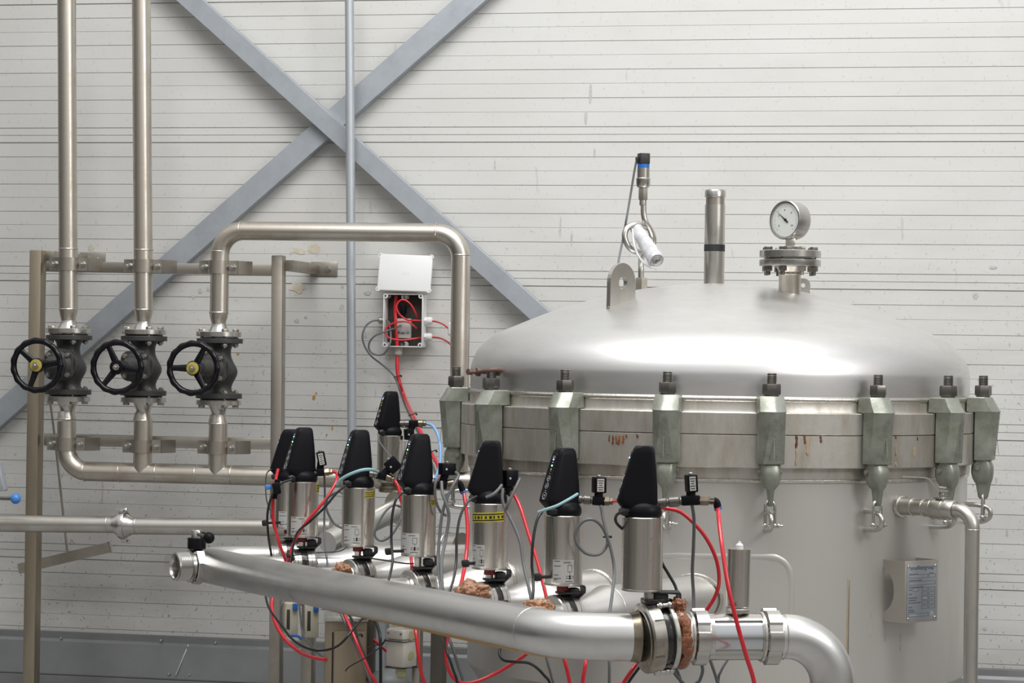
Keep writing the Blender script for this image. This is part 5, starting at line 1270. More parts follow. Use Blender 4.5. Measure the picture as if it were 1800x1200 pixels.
# --- branch pipes from the valves to the vessel, and from the manifold to the valves
def branch(i, d, L, label, flare=True):
    px, yt, yb, Y = VL[i][:4]; c = Vector((at(px, yt, Y).x, Y, LV)); d = Vector(d).normalized()
    t = thing('branch_pipe', label, 'pipe', c + d * .08 - UPv * .06, 'branch pipes into the vessel')
    bm = B(); pr = [(.026, .0366), (.0305, .0366), (.0315, .060), (.036, .085), (.056, .165), (.0615, .185), (.0615, L), (.05, L)] if flare else [(.026, .0366), (.0305, .0366), (.031, L), (.026, L)]
    lathe(bm, pr, c, d, 44); obj('tube', bm, 'branch_steel', t)
    if flare:
        bm = B(); torus(bm, c + d * .185, d, .0615, .0012, 44, 6); obj('weld_bead', bm, 'weld', t)
    # feed from the manifold
    a = c - d * .0366; nrm = Vector((-d.y, d.x, 0)); 
    # meet the manifold line
    den = md.x * d.y - md.y * d.x; s_ = ((ms.x - a.x) * md.y - (ms.y - a.y) * md.x) / (d.x * md.y - d.y * md.x) if abs(den) > 1e-6 else -.2
    b = a + d * s_
    bm = B(); cyl(bm, a, b, .0305, 32); obj('feed_tube', bm, 'branch_steel', t)
    return c, d
def shell_dist(c, d):
    ox, oy = c.x - VC.x, c.y - VC.y; b = 2 * (ox * d.x + oy * d.y); cc_ = ox * ox + oy * oy - RB * RB; disc = b * b - 4 * cc_
    return (-b - math.sqrt(disc)) / 2 if disc > 0 else None
BL = ['pale branch pipe from the second valve of the row, running behind the others', 'pale branch pipe from the valve in front of the conduit to the vessel side', 'pale branch pipe from the third front valve to the vessel', 'pale flared branch pipe welded to the vessel behind the yellow-banded valve', 'pale flared branch pipe welded to the vessel behind the frontmost valve']
AIM = {3: 892, 4: 1050, 5: 1226}
for i, lb in zip((1, 2, 3, 4, 5), BL):
    px, yt, yb, Y = VL[i][:4]; c = Vector((at(px, yt, Y).x, Y, LV)); d = VL[i][6]
    if i in AIM:
        th0 = th_of(AIM[i], RB); d = vpt(th0, RB, LV) - c; d.normalize()
    L = shell_dist(c, d) or .62
    branch(i, d, L + .02, lb)
    q = c + d * L; n_ = (q - VC); n_.z = 0; n_.normalize(); th0 = math.atan2(n_.x, -n_.y)
    # weld seam where the nozzle meets the shell
    pts = []
    for k in range(49):
        a = 2 * PI * k / 48; u = Vector((-d.y, d.x, 0)); off = u * (.0625 * math.cos(a)) + UPv * (.0625 * math.sin(a)); w_ = shell_dist(c + u * (.0625 * math.cos(a)), d)
        if w_ is None: w_ = L + .05
        pts.append(c + off + d * (w_ - .001))
    bm = B(); sweep(bm, pts, .0065, 8, cap=False); obj('nozzle_weld', bm, 'weld', body)
# leftmost feed: from the manifold end round to the half hidden valve
px, yt, yb, Y = VL[0][:4]; c = Vector((at(px, yt, Y).x, Y, LV)); d = VL[0][6]
t = thing('feed_elbow', 'bright bent pipe from the left end of the manifold to the hidden valve', 'pipe', c - d * .2 - UPv * .035)
a = c - d * .0366; b = c - d * .245; bm = B(); sweep(bm, bend([a, b, Vector((ms.x, ms.y + .02, ms.z))], .11, 12), .0325, 32); obj('tube', bm, 'branch_steel', t)
bm = B(); torus(bm, a - d * .012, d, .0325, .0015, 32, 6); obj('weld_bead', bm, 'weld', t)
# pipes behind: flanged slanting pipe and the wide pipe behind the third valve
f0, f1 = at(702, 893, 7.86), at(575, 953, 7.55)
t = thing('slanted_pipe', 'slanting stainless pipe with end flange between the second and third valves', 'pipe', f1 - UPv * .05)
d = (f1 - f0).normalized()
bm = B(); sweep(bm, [f0, f0 + d * ((f1 - f0).length)], .034, 32); obj('tube', bm, 'branch_steel', t)
bm = B(); lathe(bm, [(.03, -.014), (.055, -.014), (.056, -.012), (.056, .001), (.055, .003), (.038, .004), (.0345, .012)], f0, d, 40); obj('flange', bm, 'steel', t)
for f in (.62, .70, .78):
    bm = B(); torus(bm, f0.lerp(f1, f), d, .0343, .0018, 32, 6); obj('weld_bead', bm, 'weld', t)
bm = B(); a = at(702, 893, 7.86) - d * .0145; lathe(bm, [(.03, -.001), (.050, -.001), (.052, .012), (.045, .022), (.001, .022)], a - d * .022, d, 36); cyl(bm, a - d * .012, Vector((at(686, 846, 7.9).x, 7.9, at(686, 850, 7.9).z)), .016, 20); 
solo('small_valve_body', bm, 'darksteel', 'dark valve body under the smallest valve by the wall', 'valve body')
z0 = at(686, 846, 7.9)
bm = B(); lathe(bm, [(.030, -.034), (.036, -.032), (.038, -.022), (.036, -.014), (.030, -.012), (.030, -.0035), (.001, -.0035)], z0, UPv, 32); solo('coupling_collar', bm, 'oilysteel', 'stained collar under the smallest valve cylinder by the wall', 'collar')
# wide return pipe along the vessel's left flank
a, b = at(728, 962, 7.72), at(812, 962, 7.60)
bm = B(); cyl(bm, a, b, .045, 36); r_ = solo('return_pipe', bm, 'steel', 'wide horizontal pipe end showing right of the third valve', 'pipe')
bm = B(); torus(bm, at(790, 962, 7.63), b - a, .0455, .0025, 36, 6); obj('weld_bead', bm, 'weld', r_)
# ================================================================== SOLENOID VALVES, HOSES, CABLES
def vat(px, py, Y): return at(px, py, Y)
VDIR = Vector((0, 1, 0))
def scr(o, ang=0.0, yaw=0.0):
    """upright frame at o, turned ang in the picture plane and yaw about the vertical; z faces the camera"""
    m_ = Matrix(((1, 0, 0, 0), (0, 0, -1, 0), (0, 1, 0, 0), (0, 0, 0, 1)))
    return Matrix.Translation(Vector(o)) @ Matrix.Rotation(rad(yaw), 4, 'Z') @ m_ @ Matrix.Rotation(rad(ang), 4, 'Z')
def solenoid(label, Y, a, b, coil, cw, ch, ang, yaw, end, face=True, elbow=None):
    k = mpp(Y); A_, B_, C_, E_ = (vat(*p, Y) for p in (a, b, coil, end))
    t = thing('solenoid_valve', label, 'solenoid valve', B_ - UPv * .02, 'solenoid valves beside the black heads')
    ax = (B_ - A_); L = ax.length; ax.normalize(); bm = B()
    lathe(bm, [(.0105, -.004), (.0105, L * .22), (.0085, L * .25), (.0085, L * .30), (.0115, L * .32), (.0115, L * .62), (.009, L * .66), (.009, L * .95)], A_, ax, 16); obj('nipple', bm, 'darksteel', t)
    bm = B(); box(bm, mtx(B_, (E_ - A_).normalized(), UPv), .022, .022, max(.030, L * .6), .004); cc = (C_ - B_); l2 = cc.length
    if l2 > .01: cyl(bm, B_, C_, .0105, 16)
    obj('valve_block', bm, 'black', t)
    bm = B(); cm = scr(C_, ang, yaw); box(bm, cm, cw * k, ch * k, .030, .0025); ob = obj('coil', bm, 'black', t)
    bm = B(); lathe(bm, [(.0055, ch * k / 2), (.0055, ch * k / 2 + .003), (.003, ch * k / 2 + .005), (.0005, ch * k / 2 + .0055)], C_, cm.to_3x3() @ Vector((0, 1, 0)), 14); obj('cap_nut', bm, 'rail', t)
    if face:
        bm = B(); box(bm, cm @ T((-cw * k * .06, 0, .0152)), cw * k * .62, ch * k * .80, .0006); pl_ = obj('type_plate', bm, 'label', t)
        bm = B()
        for i in range(5): box(bm, cm @ T((-cw * k * .06, ch * k * (.28 - .14 * i), .0157)), cw * k * (.5 - .1 * (i % 3)), .0018, .0005)
        obj('printing', bm, 'ink', pl_)
    else:
        bm = B(); lathe(bm, [(.003, 0), (.003, .001), (.0015, .0012)], cm @ Vector((-cw * k * .2, 0, .015)), cm.to_3x3() @ Vector((0, 0, 1)), 12); obj('indicator_eye', bm, 'marking', t)
    ex = (E_ - B_); l3 = ex.length; ex.normalize()
    bm = B(); lathe(bm, [(.011, l3 * .35), (.012, l3 * .38), (.012, l3 * .72), (.0085, l3 * .74), (.0095, l3 * .80), (.0095, l3 * .95), (.007, l3)], B_, ex, 6 if face else 14); obj('hose_fitting', bm, 'oilysteel', t)
    if elbow:
        q = vat(*elbow, Y); bm = B(); sweep(bm, bend([E_ - ex * .012, E_ + ex * .003, q], .008, 6), .0085, 14); obj('elbow', bm, 'black', t)
        bm = B(); dq = (q - E_).normalized(); lathe(bm, [(.0088, -.002), (.0088, .004), (.006, .0045)], q, dq, 14); obj('blue_ring', bm, 'blue', t)
solenoid('small solenoid with pale type plate leaning beside the leftmost pair of black heads', 7.42, (549, 831), (562, 830), (565, 806), 14, 25, 12, 8, (585, 829))
solenoid('tilted square black solenoid between the heads left of the vessel', 7.08, (652, 833), (671, 836), (691, 817), 23, 25, 42, 0, (693, 843), False)
solenoid('black solenoid block in front of the far left clamp', 6.77, (757, 846), (776, 852), (786, 824), 27, 21, 0, 25, (806, 848), False, (814, 864))
solenoid('black solenoid block right of the yellow-banded valve head', 6.47, (881, 866), (893, 862), (896, 840), 24, 29, 0, 30, (902, 868), False)
solenoid('upright solenoid with pale plate between the two frontmost black heads', 6.12, (1014, 877), (1052, 880), (1053, 852), 21, 28, 0, 20, (1078, 881))
solenoid('upright solenoid with pale plate at the far right of the row of heads', v6.y + .02, (1158, 884), (1214, 879), (1215, 849), 18, 31, 4, 14, (1257, 880), True, (1262, 893))
solenoid('black solenoid hanging beside the smallest, highest valve head', 7.90, (705, 744), (727, 744), (719, 763), 15, 19, 4, 20, (749, 744), False)
def cable(label, pts, r, mt, name='cable', group=None, cat=None, n=10, k=8):
    if not isinstance(pts[-1], Vector) and pts[-1][1] >= 1203: a_, b_ = pts[-2], pts[-1]; pts = pts + [(b_[0] + (b_[0] - a_[0]) * .6, b_[1] + 120, b_[2])]
    P3 = [p if isinstance(p, Vector) else vat(*p) for p in pts]
    bm = B(); sweep(bm, catmull(P3, k), r, n)
    return solo(name, bm, mt, label, cat or ('hose' if 'hose' in name else 'cable'), group)
HR = .0047
def hose(label, pts, r=HR, mt='red'): return cable(label, pts, r, mt, 'air_hose', 'red air hoses' if mt == 'red' else None, 'hose', 12)
hose('red hose curving down across the second cylinder from a small solenoid', [(585, 829, 7.41), (592, 832, 7.40), (591, 846, 7.37), (572, 878, 7.34), (541, 914, 7.33), (519, 948, 7.33), (507, 984, 7.33), (503, 1000, 7.36)])
hf = hose('red hose with a blue-levered fitting at the left end of the valve row', [(489, 824, 7.37), (485, 842, 7.36), (483, 860, 7.35), (480, 882, 7.35), (481, 915, 7.35), (490, 952, 7.35), (501, 982, 7.36), (506, 1006, 7.38)])
hose('red hose sagging under the left end of the manifold to the cabinet', [(484, 1030, 7.30), (480, 1048, 7.28), (478, 1068, 7.25), (485, 1096, 7.20), (502, 1124, 7.15), (528, 1146, 7.08), (550, 1155, 7.02), (572, 1159, 6.97)], .0055)
hose('red hose dropping from the tilted solenoid behind the third cylinder', [(692, 843, 7.08), (699, 852, 7.07), (705, 875, 7.06), (709, 905, 7.06), (716, 940, 7.02), (722, 975, 6.95), (724, 1000, 6.92), (722, 1030, 6.95)])
hose('long red hose running from the junction box down to the valve row', [wp(697, 520, .03), wp(695, 545, .022), wp(697, 585, .03), wp(699, 617, .03), wp(698, 640, .035), wp(702, 672, .04), wp(713, 702, .06), (733, 745, 8.25), (754, 790, 8.1), (770, 818, 8.0), (774, 850, 7.95)], .0066)
hose('red hose dropping from a black elbow between the third and fourth cylinders', [(815, 864, 6.77), (818, 885, 6.75), (822, 930, 6.72), (819, 980, 6.68), (812, 1020, 6.62), (803, 1048, 6.55)], .0052)
hose('red hose slanting down right of the yellow-banded cylinder', [(903, 868, 6.47), (914, 890, 6.44), (928, 935, 6.40), (944, 985, 6.36), (957, 1035, 6.32), (963, 1062, 6.30)])
hose('red hose passing behind the frontmost black head and looping down on its right', [(1076, 881, 6.12), (1090, 881, 6.0), (1112, 883, 5.80), (1150, 890, 5.66), (1170, 893, 5.65), (1200, 902, 5.65), (1236, 938, 5.66), (1258, 980, 5.67), (1264, 1020, 5.68), (1257, 1048, 5.69), (1240, 1075, 5.70)], .0045)
hose('red hose falling across the sight glass window', [(1262, 893, v6.y + .02), (1264, 915, 5.50), (1270, 965, 5.44), (1281, 1035, 5.40), (1297, 1100, 5.395), (1311, 1150, 5.40), (1328, 1212, 5.42)], .0049)
hose('red hose slanting down in front of the brown cabinet', [(596, 1058, 6.95), (605, 1078, 6.86), (619, 1110, 6.80), (636, 1150, 6.76), (650, 1182, 6.74), (664, 1215, 6.74)])
hose('dark red hose crossing behind the dark steel column', [(606, 1064, 7.2), (622, 1088, 7.15), (645, 1112, 7.1), (668, 1134, 7.1), (690, 1154, 7.15)], .004)
hose('red hose hanging in front of the small white box below the manifold', [(728, 1090, 6.50), (731, 1110, 6.46), (735, 1145, 6.44), (741, 1185, 6.44), (748, 1215, 6.45)], .005)
hose('red hose looping under the middle of the manifold', [(796, 1098, 6.40), (788, 1118, 6.36), (783, 1145, 6.34), (789, 1178, 6.33), (806, 1198, 6.34), (835, 1198, 6.36), (875, 1181, 6.38), (910, 1160, 6.36), (938, 1140, 6.32)], .0046)
hose('red hose below the manifold bend, left of a second one', [(984, 1130, 5.9), (991, 1155, 5.85), (1003, 1212, 5.85)], .0048)
hose('red hose below the manifold bend, beside the frontmost valve', [(1031, 1135, 5.9), (1030, 1160, 5.86), (1027, 1180, 5.85), (1024, 1212, 5.85)], .0046)
hose('red hose end slanting out below the big clamp ring', [(1130, 1150, 5.64), (1112, 1176, 5.60), (1096, 1200, 5.60), (1088, 1215, 5.60)], .0048)
hose('thin red hose from the upper right gland to the white connector', [gr1 + WD * .02, wp(770, 566, .05), wp(782, 572, .10), wp(794, 583, .15)], .0032)
hose('thin red hose from the lower right gland of the junction box', [gr2 + WD * .02, wp(773, 594, .05), wp(784, 599, .10), wp(797, 609, .15)], .0032)
hose('thin red hose loop at the top inside the junction box', [jl(741, 563.5, .55), jl(728, 563, .7), jl(716, 562, .95), jl(703, 553, 1.05), jl(697, 540, 1.05), jl(702, 529, 1.0), jl(711, 527, .95), jl(722, 535, .9), jl(730, 549, .75), jl(733, 558, .5)], .0032)
hose('thin red hose loop at the bottom inside the junction box', [jl(741, 593, .55), jl(728, 595, .8), jl(706, 597.5, 1.1), jl(685, 594, 1.15), jl(677, 584, 1.15), jl(682, 573, 1.1), jl(698, 566, 1.05), jl(716, 565.5, 1.0), jl(727, 572, .9), jl(732, 577, .75)], .0032)
KR = .0035
def kc(label, pts, r=KR, mt='blackcable', g='black control cables'): return cable(label, pts, r, mt, 'control_cable', g)
kc('black cable curling from the leftmost heads down to the feed elbow', [(513, 842, 7.36), (492, 851, 7.34), (477, 874, 7.33), (470, 905, 7.34), (472, 945, 7.38), (477, 975, 7.42), (478, 1000, 7.45)])
kc('thin grey and black wire hanging left of the leftmost cylinders', [(478, 824, 7.72), (469, 832, 7.70), (467, 856, 7.68), (469, 880, 7.64), (476, 900, 7.6), (482, 930, 7.58), (500, 975, 7.55)], .002, 'blackcable')
kc('black cable slanting down left from the head in front of the conduit', [(608, 853, 7.05), (592, 866, 7.04), (570, 892, 7.03), (545, 916, 7.05), (524, 934, 7.12), (516, 955, 7.2), (513, 980, 7.28), (508, 1000, 7.34)])
kc('black cable hanging left of the third front cylinder', [(708, 866, 6.73), (696, 878, 6.71), (689, 910, 6.70), (688, 950, 6.69), (690, 985, 6.66), (685, 1012, 6.62), (678, 1034, 6.60)])
kc('black cable hanging left of the yellow-banded cylinder', [(838, 872, 6.42), (822, 882, 6.40), (809, 908, 6.38), (803, 945, 6.36), (802, 985, 6.34), (797, 1018, 6.30), (786, 1050, 6.26)])
kc('black cable hanging left of the second cylinder from the front', [(955, 896, 6.09), (944, 914, 6.07), (937, 950, 6.05), (935, 990, 6.04), (937, 1015, 6.03), (937, 1045, 6.00), (931, 1072, 5.98)])
kc('short black cable curling under the frontmost head into its cylinder side', [(1106, 896, v6.y - .04), (1086, 903, v6.y - .03), (1082, 914, v6.y - .03), (1088, 924, v6.y - .01), (1104, 936, v6.y + .0)], .0033)
kc('black cable bowing behind the frontmost cylinder on the right', [(1150, 940, 5.578), (1162, 985, 5.60), (1174, 1007, 5.61), (1187, 1030, 5.61), (1191, 1052, 5.60), (1186, 1082, 5.575)], .0035)
kc('black cable sagging in front of the brown cabinet', [(466, 1030, 7.22), (467, 1048, 7.18), (474, 1070, 7.12), (494, 1098, 7.02), (515, 1124, 6.92), (540, 1139, 6.84), (566, 1143, 6.80), (595, 1134, 6.78), (620, 1107, 6.80), (636, 1088, 6.90), (648, 1086, 7.0)], .0033)
kc('grey cable slanting down beside the red hose at the cabinet', [(593, 1060, 6.93), (600, 1080, 6.85), (618, 1118, 6.82), (634, 1155, 6.80), (648, 1190, 6.78), (655, 1215, 6.78)], .004, 'greycable', 'grey control cables')
kc('black cable slanting beside the brown cabinet edge', [(604, 1066, 7.0), (620, 1092, 6.92), (628, 1120, 6.86), (640, 1150, 6.82), (652, 1185, 6.80), (657, 1215, 6.80)], .0035)
kc('thick black cable hanging straight right of the dark column', [(655, 1078, 7.05), (662, 1096, 7.0), (668, 1118, 6.95), (669, 1150, 6.94), (669, 1215, 6.94)], .0045)
kc('black cable slanting down from the middle of the manifold', [(776, 1108, 6.4), (784, 1140, 6.30), (796, 1175, 6.28), (806, 1215, 6.28)], .0035)
kc('grey cable slanting down beside the vessel corner', [(786, 1112, 6.45), (796, 1140, 6.42), (806, 1172, 6.42), (816, 1212, 6.42)], .004, 'greycable', 'grey control cables')
kc('black cable curling out under the manifold in front of the vessel', [(882, 1125, 6.02), (878, 1148, 5.98), (886, 1160, 5.96), (906, 1163, 5.95), (932, 1166, 5.95), (955, 1185, 5.96), (970, 1215, 5.97)], .0035)
kc('black cable end slanting below the big clamp ring', [(1140, 1150, 5.66), (1124, 1172, 5.62), (1106, 1197, 5.62), (1096, 1215, 5.62)], .0034)
def gc(label, pts, r=.0039): return cable(label, pts, r, 'greycable', 'control_cable', 'grey control cables')
gc('grey cable with a round coiled loop right of the second cylinder from the front', [(1056, 888, 6.10), (1061, 915, 6.09), (1067, 940, 6.08), (1066, 960, 6.07), (1052, 974, 6.06), (1030, 972, 6.05), (1014, 955, 6.04), (1012, 935, 6.04), (1024, 917, 6.04), (1042, 913, 6.04), (1057, 924, 6.05), (1067, 944, 6.06), (1075, 970, 6.06), (1080, 1005, 6.05), (1076, 1045, 6.0), (1071, 1080, 5.95)])
gc('straight grey cable hanging from the far right solenoid', [(1216, 884, 5.56), (1220, 915, 5.60), (1219, 960, 5.62), (1217, 1005, 5.64), (1219, 1045, 5.64), (1219, 1082, 5.62)])
gc('grey cable bowing from the solenoid right of the yellow-banded valve', [(914, 841, 6.40), (905, 860, 6.38), (894, 884, 6.37), (889, 898, 6.38)], .004)
gc('grey cable slanting down right of the yellow-banded cylinder', [(884, 858, 6.40), (883, 876, 6.39), (888, 893, 6.38), (904, 925, 6.36), (915, 955, 6.34), (920, 990, 6.32), (929, 1030, 6.28), (937, 1068, 6.25)], .0042)
gc('short grey tube crossing the base of the yellow-banded head', [(854, 874, 6.36), (866, 869, 6.36), (876, 860, 6.37), (882, 852, 6.38)], .004)
gc('pale grey cable hanging from the solenoid left of the yellow-banded valve', [(776, 846, 6.72), (778, 868, 6.70), (786, 890, 6.69), (789, 912, 6.69), (783, 950, 6.68), (776, 990, 6.64), (778, 1040, 6.58)], .0045)
gc('dark grey cable arching over behind the third and fourth cylinders', [(801, 830, 6.76), (806, 836, 6.74), (798, 850, 6.72), (786, 875, 6.71), (777, 905, 6.70), (772, 950, 6.69), (770, 990, 6.66), (774, 1025, 6.60), (777, 1050, 6.56)], .0042)
gc('grey cable bowing right of the third cylinder', [(772, 836, 6.74), (765, 850, 6.73), (766, 878, 6.73), (774, 898, 6.74), (784, 906, 6.76)], .0038)
gc('thin grey cable loop left of the third cylinder', [(703, 850, 7.1), (701, 870, 7.08), (706, 888, 7.06), (690, 888, 7.05), (675, 902, 7.04), (661, 928, 7.03), (660, 943, 7.03), (672, 950, 7.03), (690, 938, 7.03), (704, 912, 7.04), (707, 890, 7.06)], .0034)
gc('grey cable curving right beside the cylinder in front of the conduit', [(604, 868, 7.2), (596, 864, 7.22), (582, 870, 7.24), (573, 882, 7.26), (576, 900, 7.26), (588, 920, 7.26), (606, 930, 7.24)], .0034)
gc('straight thin grey cable hanging from the leaning solenoid', [(570, 832, 7.42), (571, 870, 7.44), (570, 920, 7.44), (572, 960, 7.40), (577, 1000, 7.36)], .0032)
gc('thin grey wire crossing the smallest cylinder to the tilted solenoid', [(664, 762, 7.82), (667, 775, 7.78), (677, 790, 7.6), (688, 803, 7.3)], .0022)
gc('white wire beside the smallest cylinder', [(712, 777, 7.88), (710, 795, 7.86), (706, 815, 7.85), (702, 838, 7.85)], .0028)
gc('grey cable looping out of the left gland of the junction box', [gl1 - WD * .018, wp(655, 564, .04), wp(643, 573, .05), wp(637, 590, .06), wp(641, 608, .06), wp(652, 625, .06), wp(667, 637, .05), wp(683, 650, .045), wp(694, 663, .045), wp(701, 680, .05), wp(712, 712, .07), (731, 753, 8.24), (750, 795, 8.1), (763, 824, 8.02), (768, 852, 7.98)], .0032)
gc('grey cable loop hanging out over the left edge of the junction box', [jl(705, 572, .6), jl(690, 578, .9), jl(676, 583, 1.2), wp(659, 590, .085), wp(649, 603, .085), wp(650, 616, .08), wp(660, 623, .08), wp(674, 622, .08), wp(684, 608, .085), jl(687, 592, 1.1), jl(684, 568, .7), jl(677, 561, .5)], .0032)
gc('grey cable knotted behind the outlet pipe', [(1225, 1130, 5.72), (1216, 1152, 5.70), (1200, 1160, 5.68), (1184, 1158, 5.68), (1176, 1150, 5.68)], .004)
gc('grey cable hanging from the knot behind the outlet pipe', [(1178, 1152, 5.69), (1180, 1170, 5.69), (1188, 1186, 5.69), (1204, 1204, 5.69), (1212, 1216, 5.69)], .004)
gc('second grey cable hanging from the knot behind the outlet pipe', [(1182, 1154, 5.70), (1188, 1172, 5.70), (1196, 1195, 5.70), (1200, 1216, 5.70)], .004)
gc('grey cable curving down below the left union nut', [(1232, 1160, 5.70), (1235, 1178, 5.70), (1230, 1195, 5.70), (1220, 1216, 5.70)], .0038)
gc('dark grey cable slanting down below the sight glass', [(1245, 1150, 5.72), (1252, 1170, 5.72), (1260, 1195, 5.72), (1263, 1216, 5.72)], .0038)
gc('thin grey cable slanting left below the sight glass', [(1300, 1110, 5.75), (1284, 1150, 5.74), (1268, 1178, 5.73), (1262, 1205, 5.73)], .003)
gc('grey cable hanging straight below the manifold bend', [(1068, 1140, 5.9), (1071, 1165, 5.88), (1071, 1215, 5.88)], .0036)
gc('grey cable below the manifold left of the bend', [(958, 1130, 6.0), (962, 1160, 5.98), (970, 1190, 5.98), (974, 1215, 5.98)], .0036)
cable('pale blue hose bowing from the highest solenoid past the far left clamp', [(749, 744, 7.9), (760, 748, 7.88), (769, 762, 7.86), (774, 785, 7.84), (774, 810, 7.80), (770, 828, 7.74), (764, 842, 7.7)], .0046, 'bluehose', 'air_hose', None, 'hose', 12)
cable('faded teal hose arching in front of the head by the conduit', [(592, 852, 7.02), (600, 842, 7.01), (616, 833, 7.00), (636, 826, 7.00), (652, 825, 7.02), (664, 829, 7.06)], .0046, 'tealhose', 'air_hose', None, 'hose', 12)
cable('pale teal tube lying across the base of the second head from the front', [(946, 900, 6.02), (960, 895, 6.015), (980, 888, 6.015), (1002, 876, 6.03), (1015, 868, 6.06)], .0036, 'tealhose', 'air_hose', None, 'hose', 12)
# inline fitting with a blue lever
bm = B(); q = vat(486, 858, 7.33); box(bm, scr(q, 12, 10), .022, .034, .026, .004); cyl(bm, vat(488, 843, 7.34), vat(482, 876, 7.34), .008, 14)
t = solo('hose_shutoff', bm, 'black', 'black hose shut-off with a blue thumb lever left of the leftmost cylinders', 'valve')
bm = B(); box(bm, scr(vat(471, 856, 7.33), 4, 20), .017, .014, .014, .003); obj('thumb_lever', bm, 'knob', t)
bm = B(); lathe(bm, [(.0075, -.003), (.0075, .004)], vat(481.5, 871, 7.345), vat(481, 880, 7.345) - vat(482, 866, 7.345), 14); obj('release_ring', bm, 'white', t)
# cable clips on the cylinders
for i, (px, py, Y, par) in enumerate(((466, 919, 7.68, AV[0]), (683, 969, 6.72, AV[3]), (818, 990, 6.41, AV[4]), (945, 1014, 6.07, AV[5]))):
    bm = B(); q = vat(px, py, Y); box(bm, scr(q, 6, 10), .019, .018, .020, .004); q2 = vat(px + 27, py - 1, Y + .025); beam(bm, q, q2, .008, .008, UPv); obj('cable_clip', bm, 'rubber', par)
# zip ties
def tie(label, pts, r=.0014): return cable(label, pts, r, 'rubber', 'cable_tie', 'black cable ties', 'cable tie', 6)
tie('thin cable tie tail slanting right at the left end of the valve row', [(508, 978, 7.30), (530, 974, 7.25), (565, 971, 7.2), (598, 968, 7.15), (612, 958, 7.12)])
tie('thin straight cable tie tail below a slanting one', [(510, 981, 7.30), (560, 980.5, 7.22), (607, 981, 7.15)], .0012)
tie('thick cable tie tail between the second and third front cylinders', [(652, 981, 7.0), (680, 985, 6.95), (712, 990, 6.90), (727, 990, 6.88)], .0022)
def tie_ring(px, py, Y, d, label, r=.010):
    bm = B(); q = px if isinstance(px, Vector) else vat(px, py, Y); torus(bm, q, d, r, .0019, 16, 6); box(bm, mtx(q + Vector((r, -.002, 0)), d, UPv), .006, .006, .006, .001)
    solo('cable_tie', bm, 'rubber', label, 'cable tie', 'black cable ties')
tie_ring(wp(699, 661, .045), 0, 0, Vector((.3, 0, -1)), 'cable tie binding red and grey lines just below the junction box', .0125)
tie_ring(725, 728, 8.3, Vector((.4, 0, -1)), 'cable tie binding red and grey lines beside the highest black head', .0135)
tie_ring(760, 793, 8.08, Vector((.4, 0, -1)), 'cable tie binding red and grey lines behind the third head', .0135)
tie_ring(573, 882, 7.35, Vector((.1, 0, -1)), 'cable tie on the grey cables left of the conduit', .011)
tie_ring(1067, 943, 6.07, Vector((.1, 0, -1)), 'cable tie closing the round coiled grey loop', .009)
tie_ring(705, 890, 7.06, Vector((.1, 0, -1)), 'cable tie closing the thin grey loop', .008)
tie_ring(1182, 1156, 5.69, Vector((.6, 0, -1)), 'cable tie on the grey knot behind the outlet pipe', .011)
tie_ring(628, 1117, 6.82, Vector((.4, 0, -1)), 'cable tie binding the lines in front of the brown cabinet', .013)
bm = B(); cyl(bm, vat(509, 972, 7.33), vat(511, 985, 7.34), .011, 12, bev=.002); solo('cable_tie', bm, 'rubber', 'cable tie bundle where two red hoses meet at the manifold', 'cable tie', 'black cable ties')
# ================================================================== BROWN FOAM
from mathutils import noise as _n
def lump(c, sx, sy, sz, seed, label, mt='foam', rough=.34):
    bm = B(); ret = bmesh.ops.create_icosphere(bm, subdivisions=5, radius=1.0)
    for v in bm.verts:
        p = v.co.copy(); o_ = Vector((seed * 3.1, seed * 1.7, seed))
        f = 1 + rough * _n.noise(p * 1.6 + o_) + .20 * _n.noise(p * 4.2 + o_) + .13 * abs(_n.noise(p * 8 + o_)) + .09 * abs(_n.noise(p * 17 + o_)) - .08
        v.co = Vector((p.x * sx * f, p.y * sy * f, p.z * sz * f)) + c
    return solo('foam_lump', bm, mt, label, 'foam', 'brown foam lumps', sharp=rad(80))
lump(vat(602, 1003, 6.98), .026, .028, .022, 1, 'small pale brown foam lump beside the valve in front of the conduit')
lump(vat(831, 1043, 6.30), .042, .038, .030, 2, 'large bubbly brown foam lump beside the yellow-banded valve')
lump(vat(946, 1070, 5.98), .040, .034, .024, 3, 'brown foam lump beside the second valve from the front')
# foam bulging out of the front valve's ring
bm = B(); side = -Vector((-ER.y, ER.x, 0)).normalized(); upr = ER.cross(side); upr = upr if upr.z > 0 else -upr
rings = []; N_ = 110
for i in range(N_):
    a = 1.62 - 3.0 * i / (N_ - 1); f = min(1, i / 8, (N_ - 1 - i) / 8); rdir = upr * math.sin(a) + side * math.cos(a)
    hw_ = (.0125 + .0022 * math.sin(i * .21) + .0012 * math.sin(i * .53)) * (.35 + .65 * f); ht = (.0105 + .0016 * math.sin(i * .33 + 1)) * (.4 + .6 * f)
    c_ = v6 + ER * (.046 + .002 * math.sin(i * .17)) + rdir * .0685
    rings.append([c_ + ER * hw_ * math.cos(2 * PI * k / 22) + rdir * ht * math.sin(2 * PI * k / 22) for k in range(22)])
loft(bm, rings)
for v in bm.verts:
    n3 = _n.noise(v.co * 60) ; n4 = abs(_n.noise(v.co * 150 + Vector((3, 3, 3)))); v.co += (v.co - v6).normalized() * (.0030 * n3 - .0032 * max(0, n4 - .22) * 3)
solo('foam_strip', bm, 'darkfoam', 'brown foam strip oozing round the right side of the front clamp ring', 'foam', sharp=rad(80))
lump(v6 + ER * .040 + UPv * .068 + side * .030, .018, .022, .018, 5, 'wet brown foam on top of the front valve disc body', 'darkfoam')
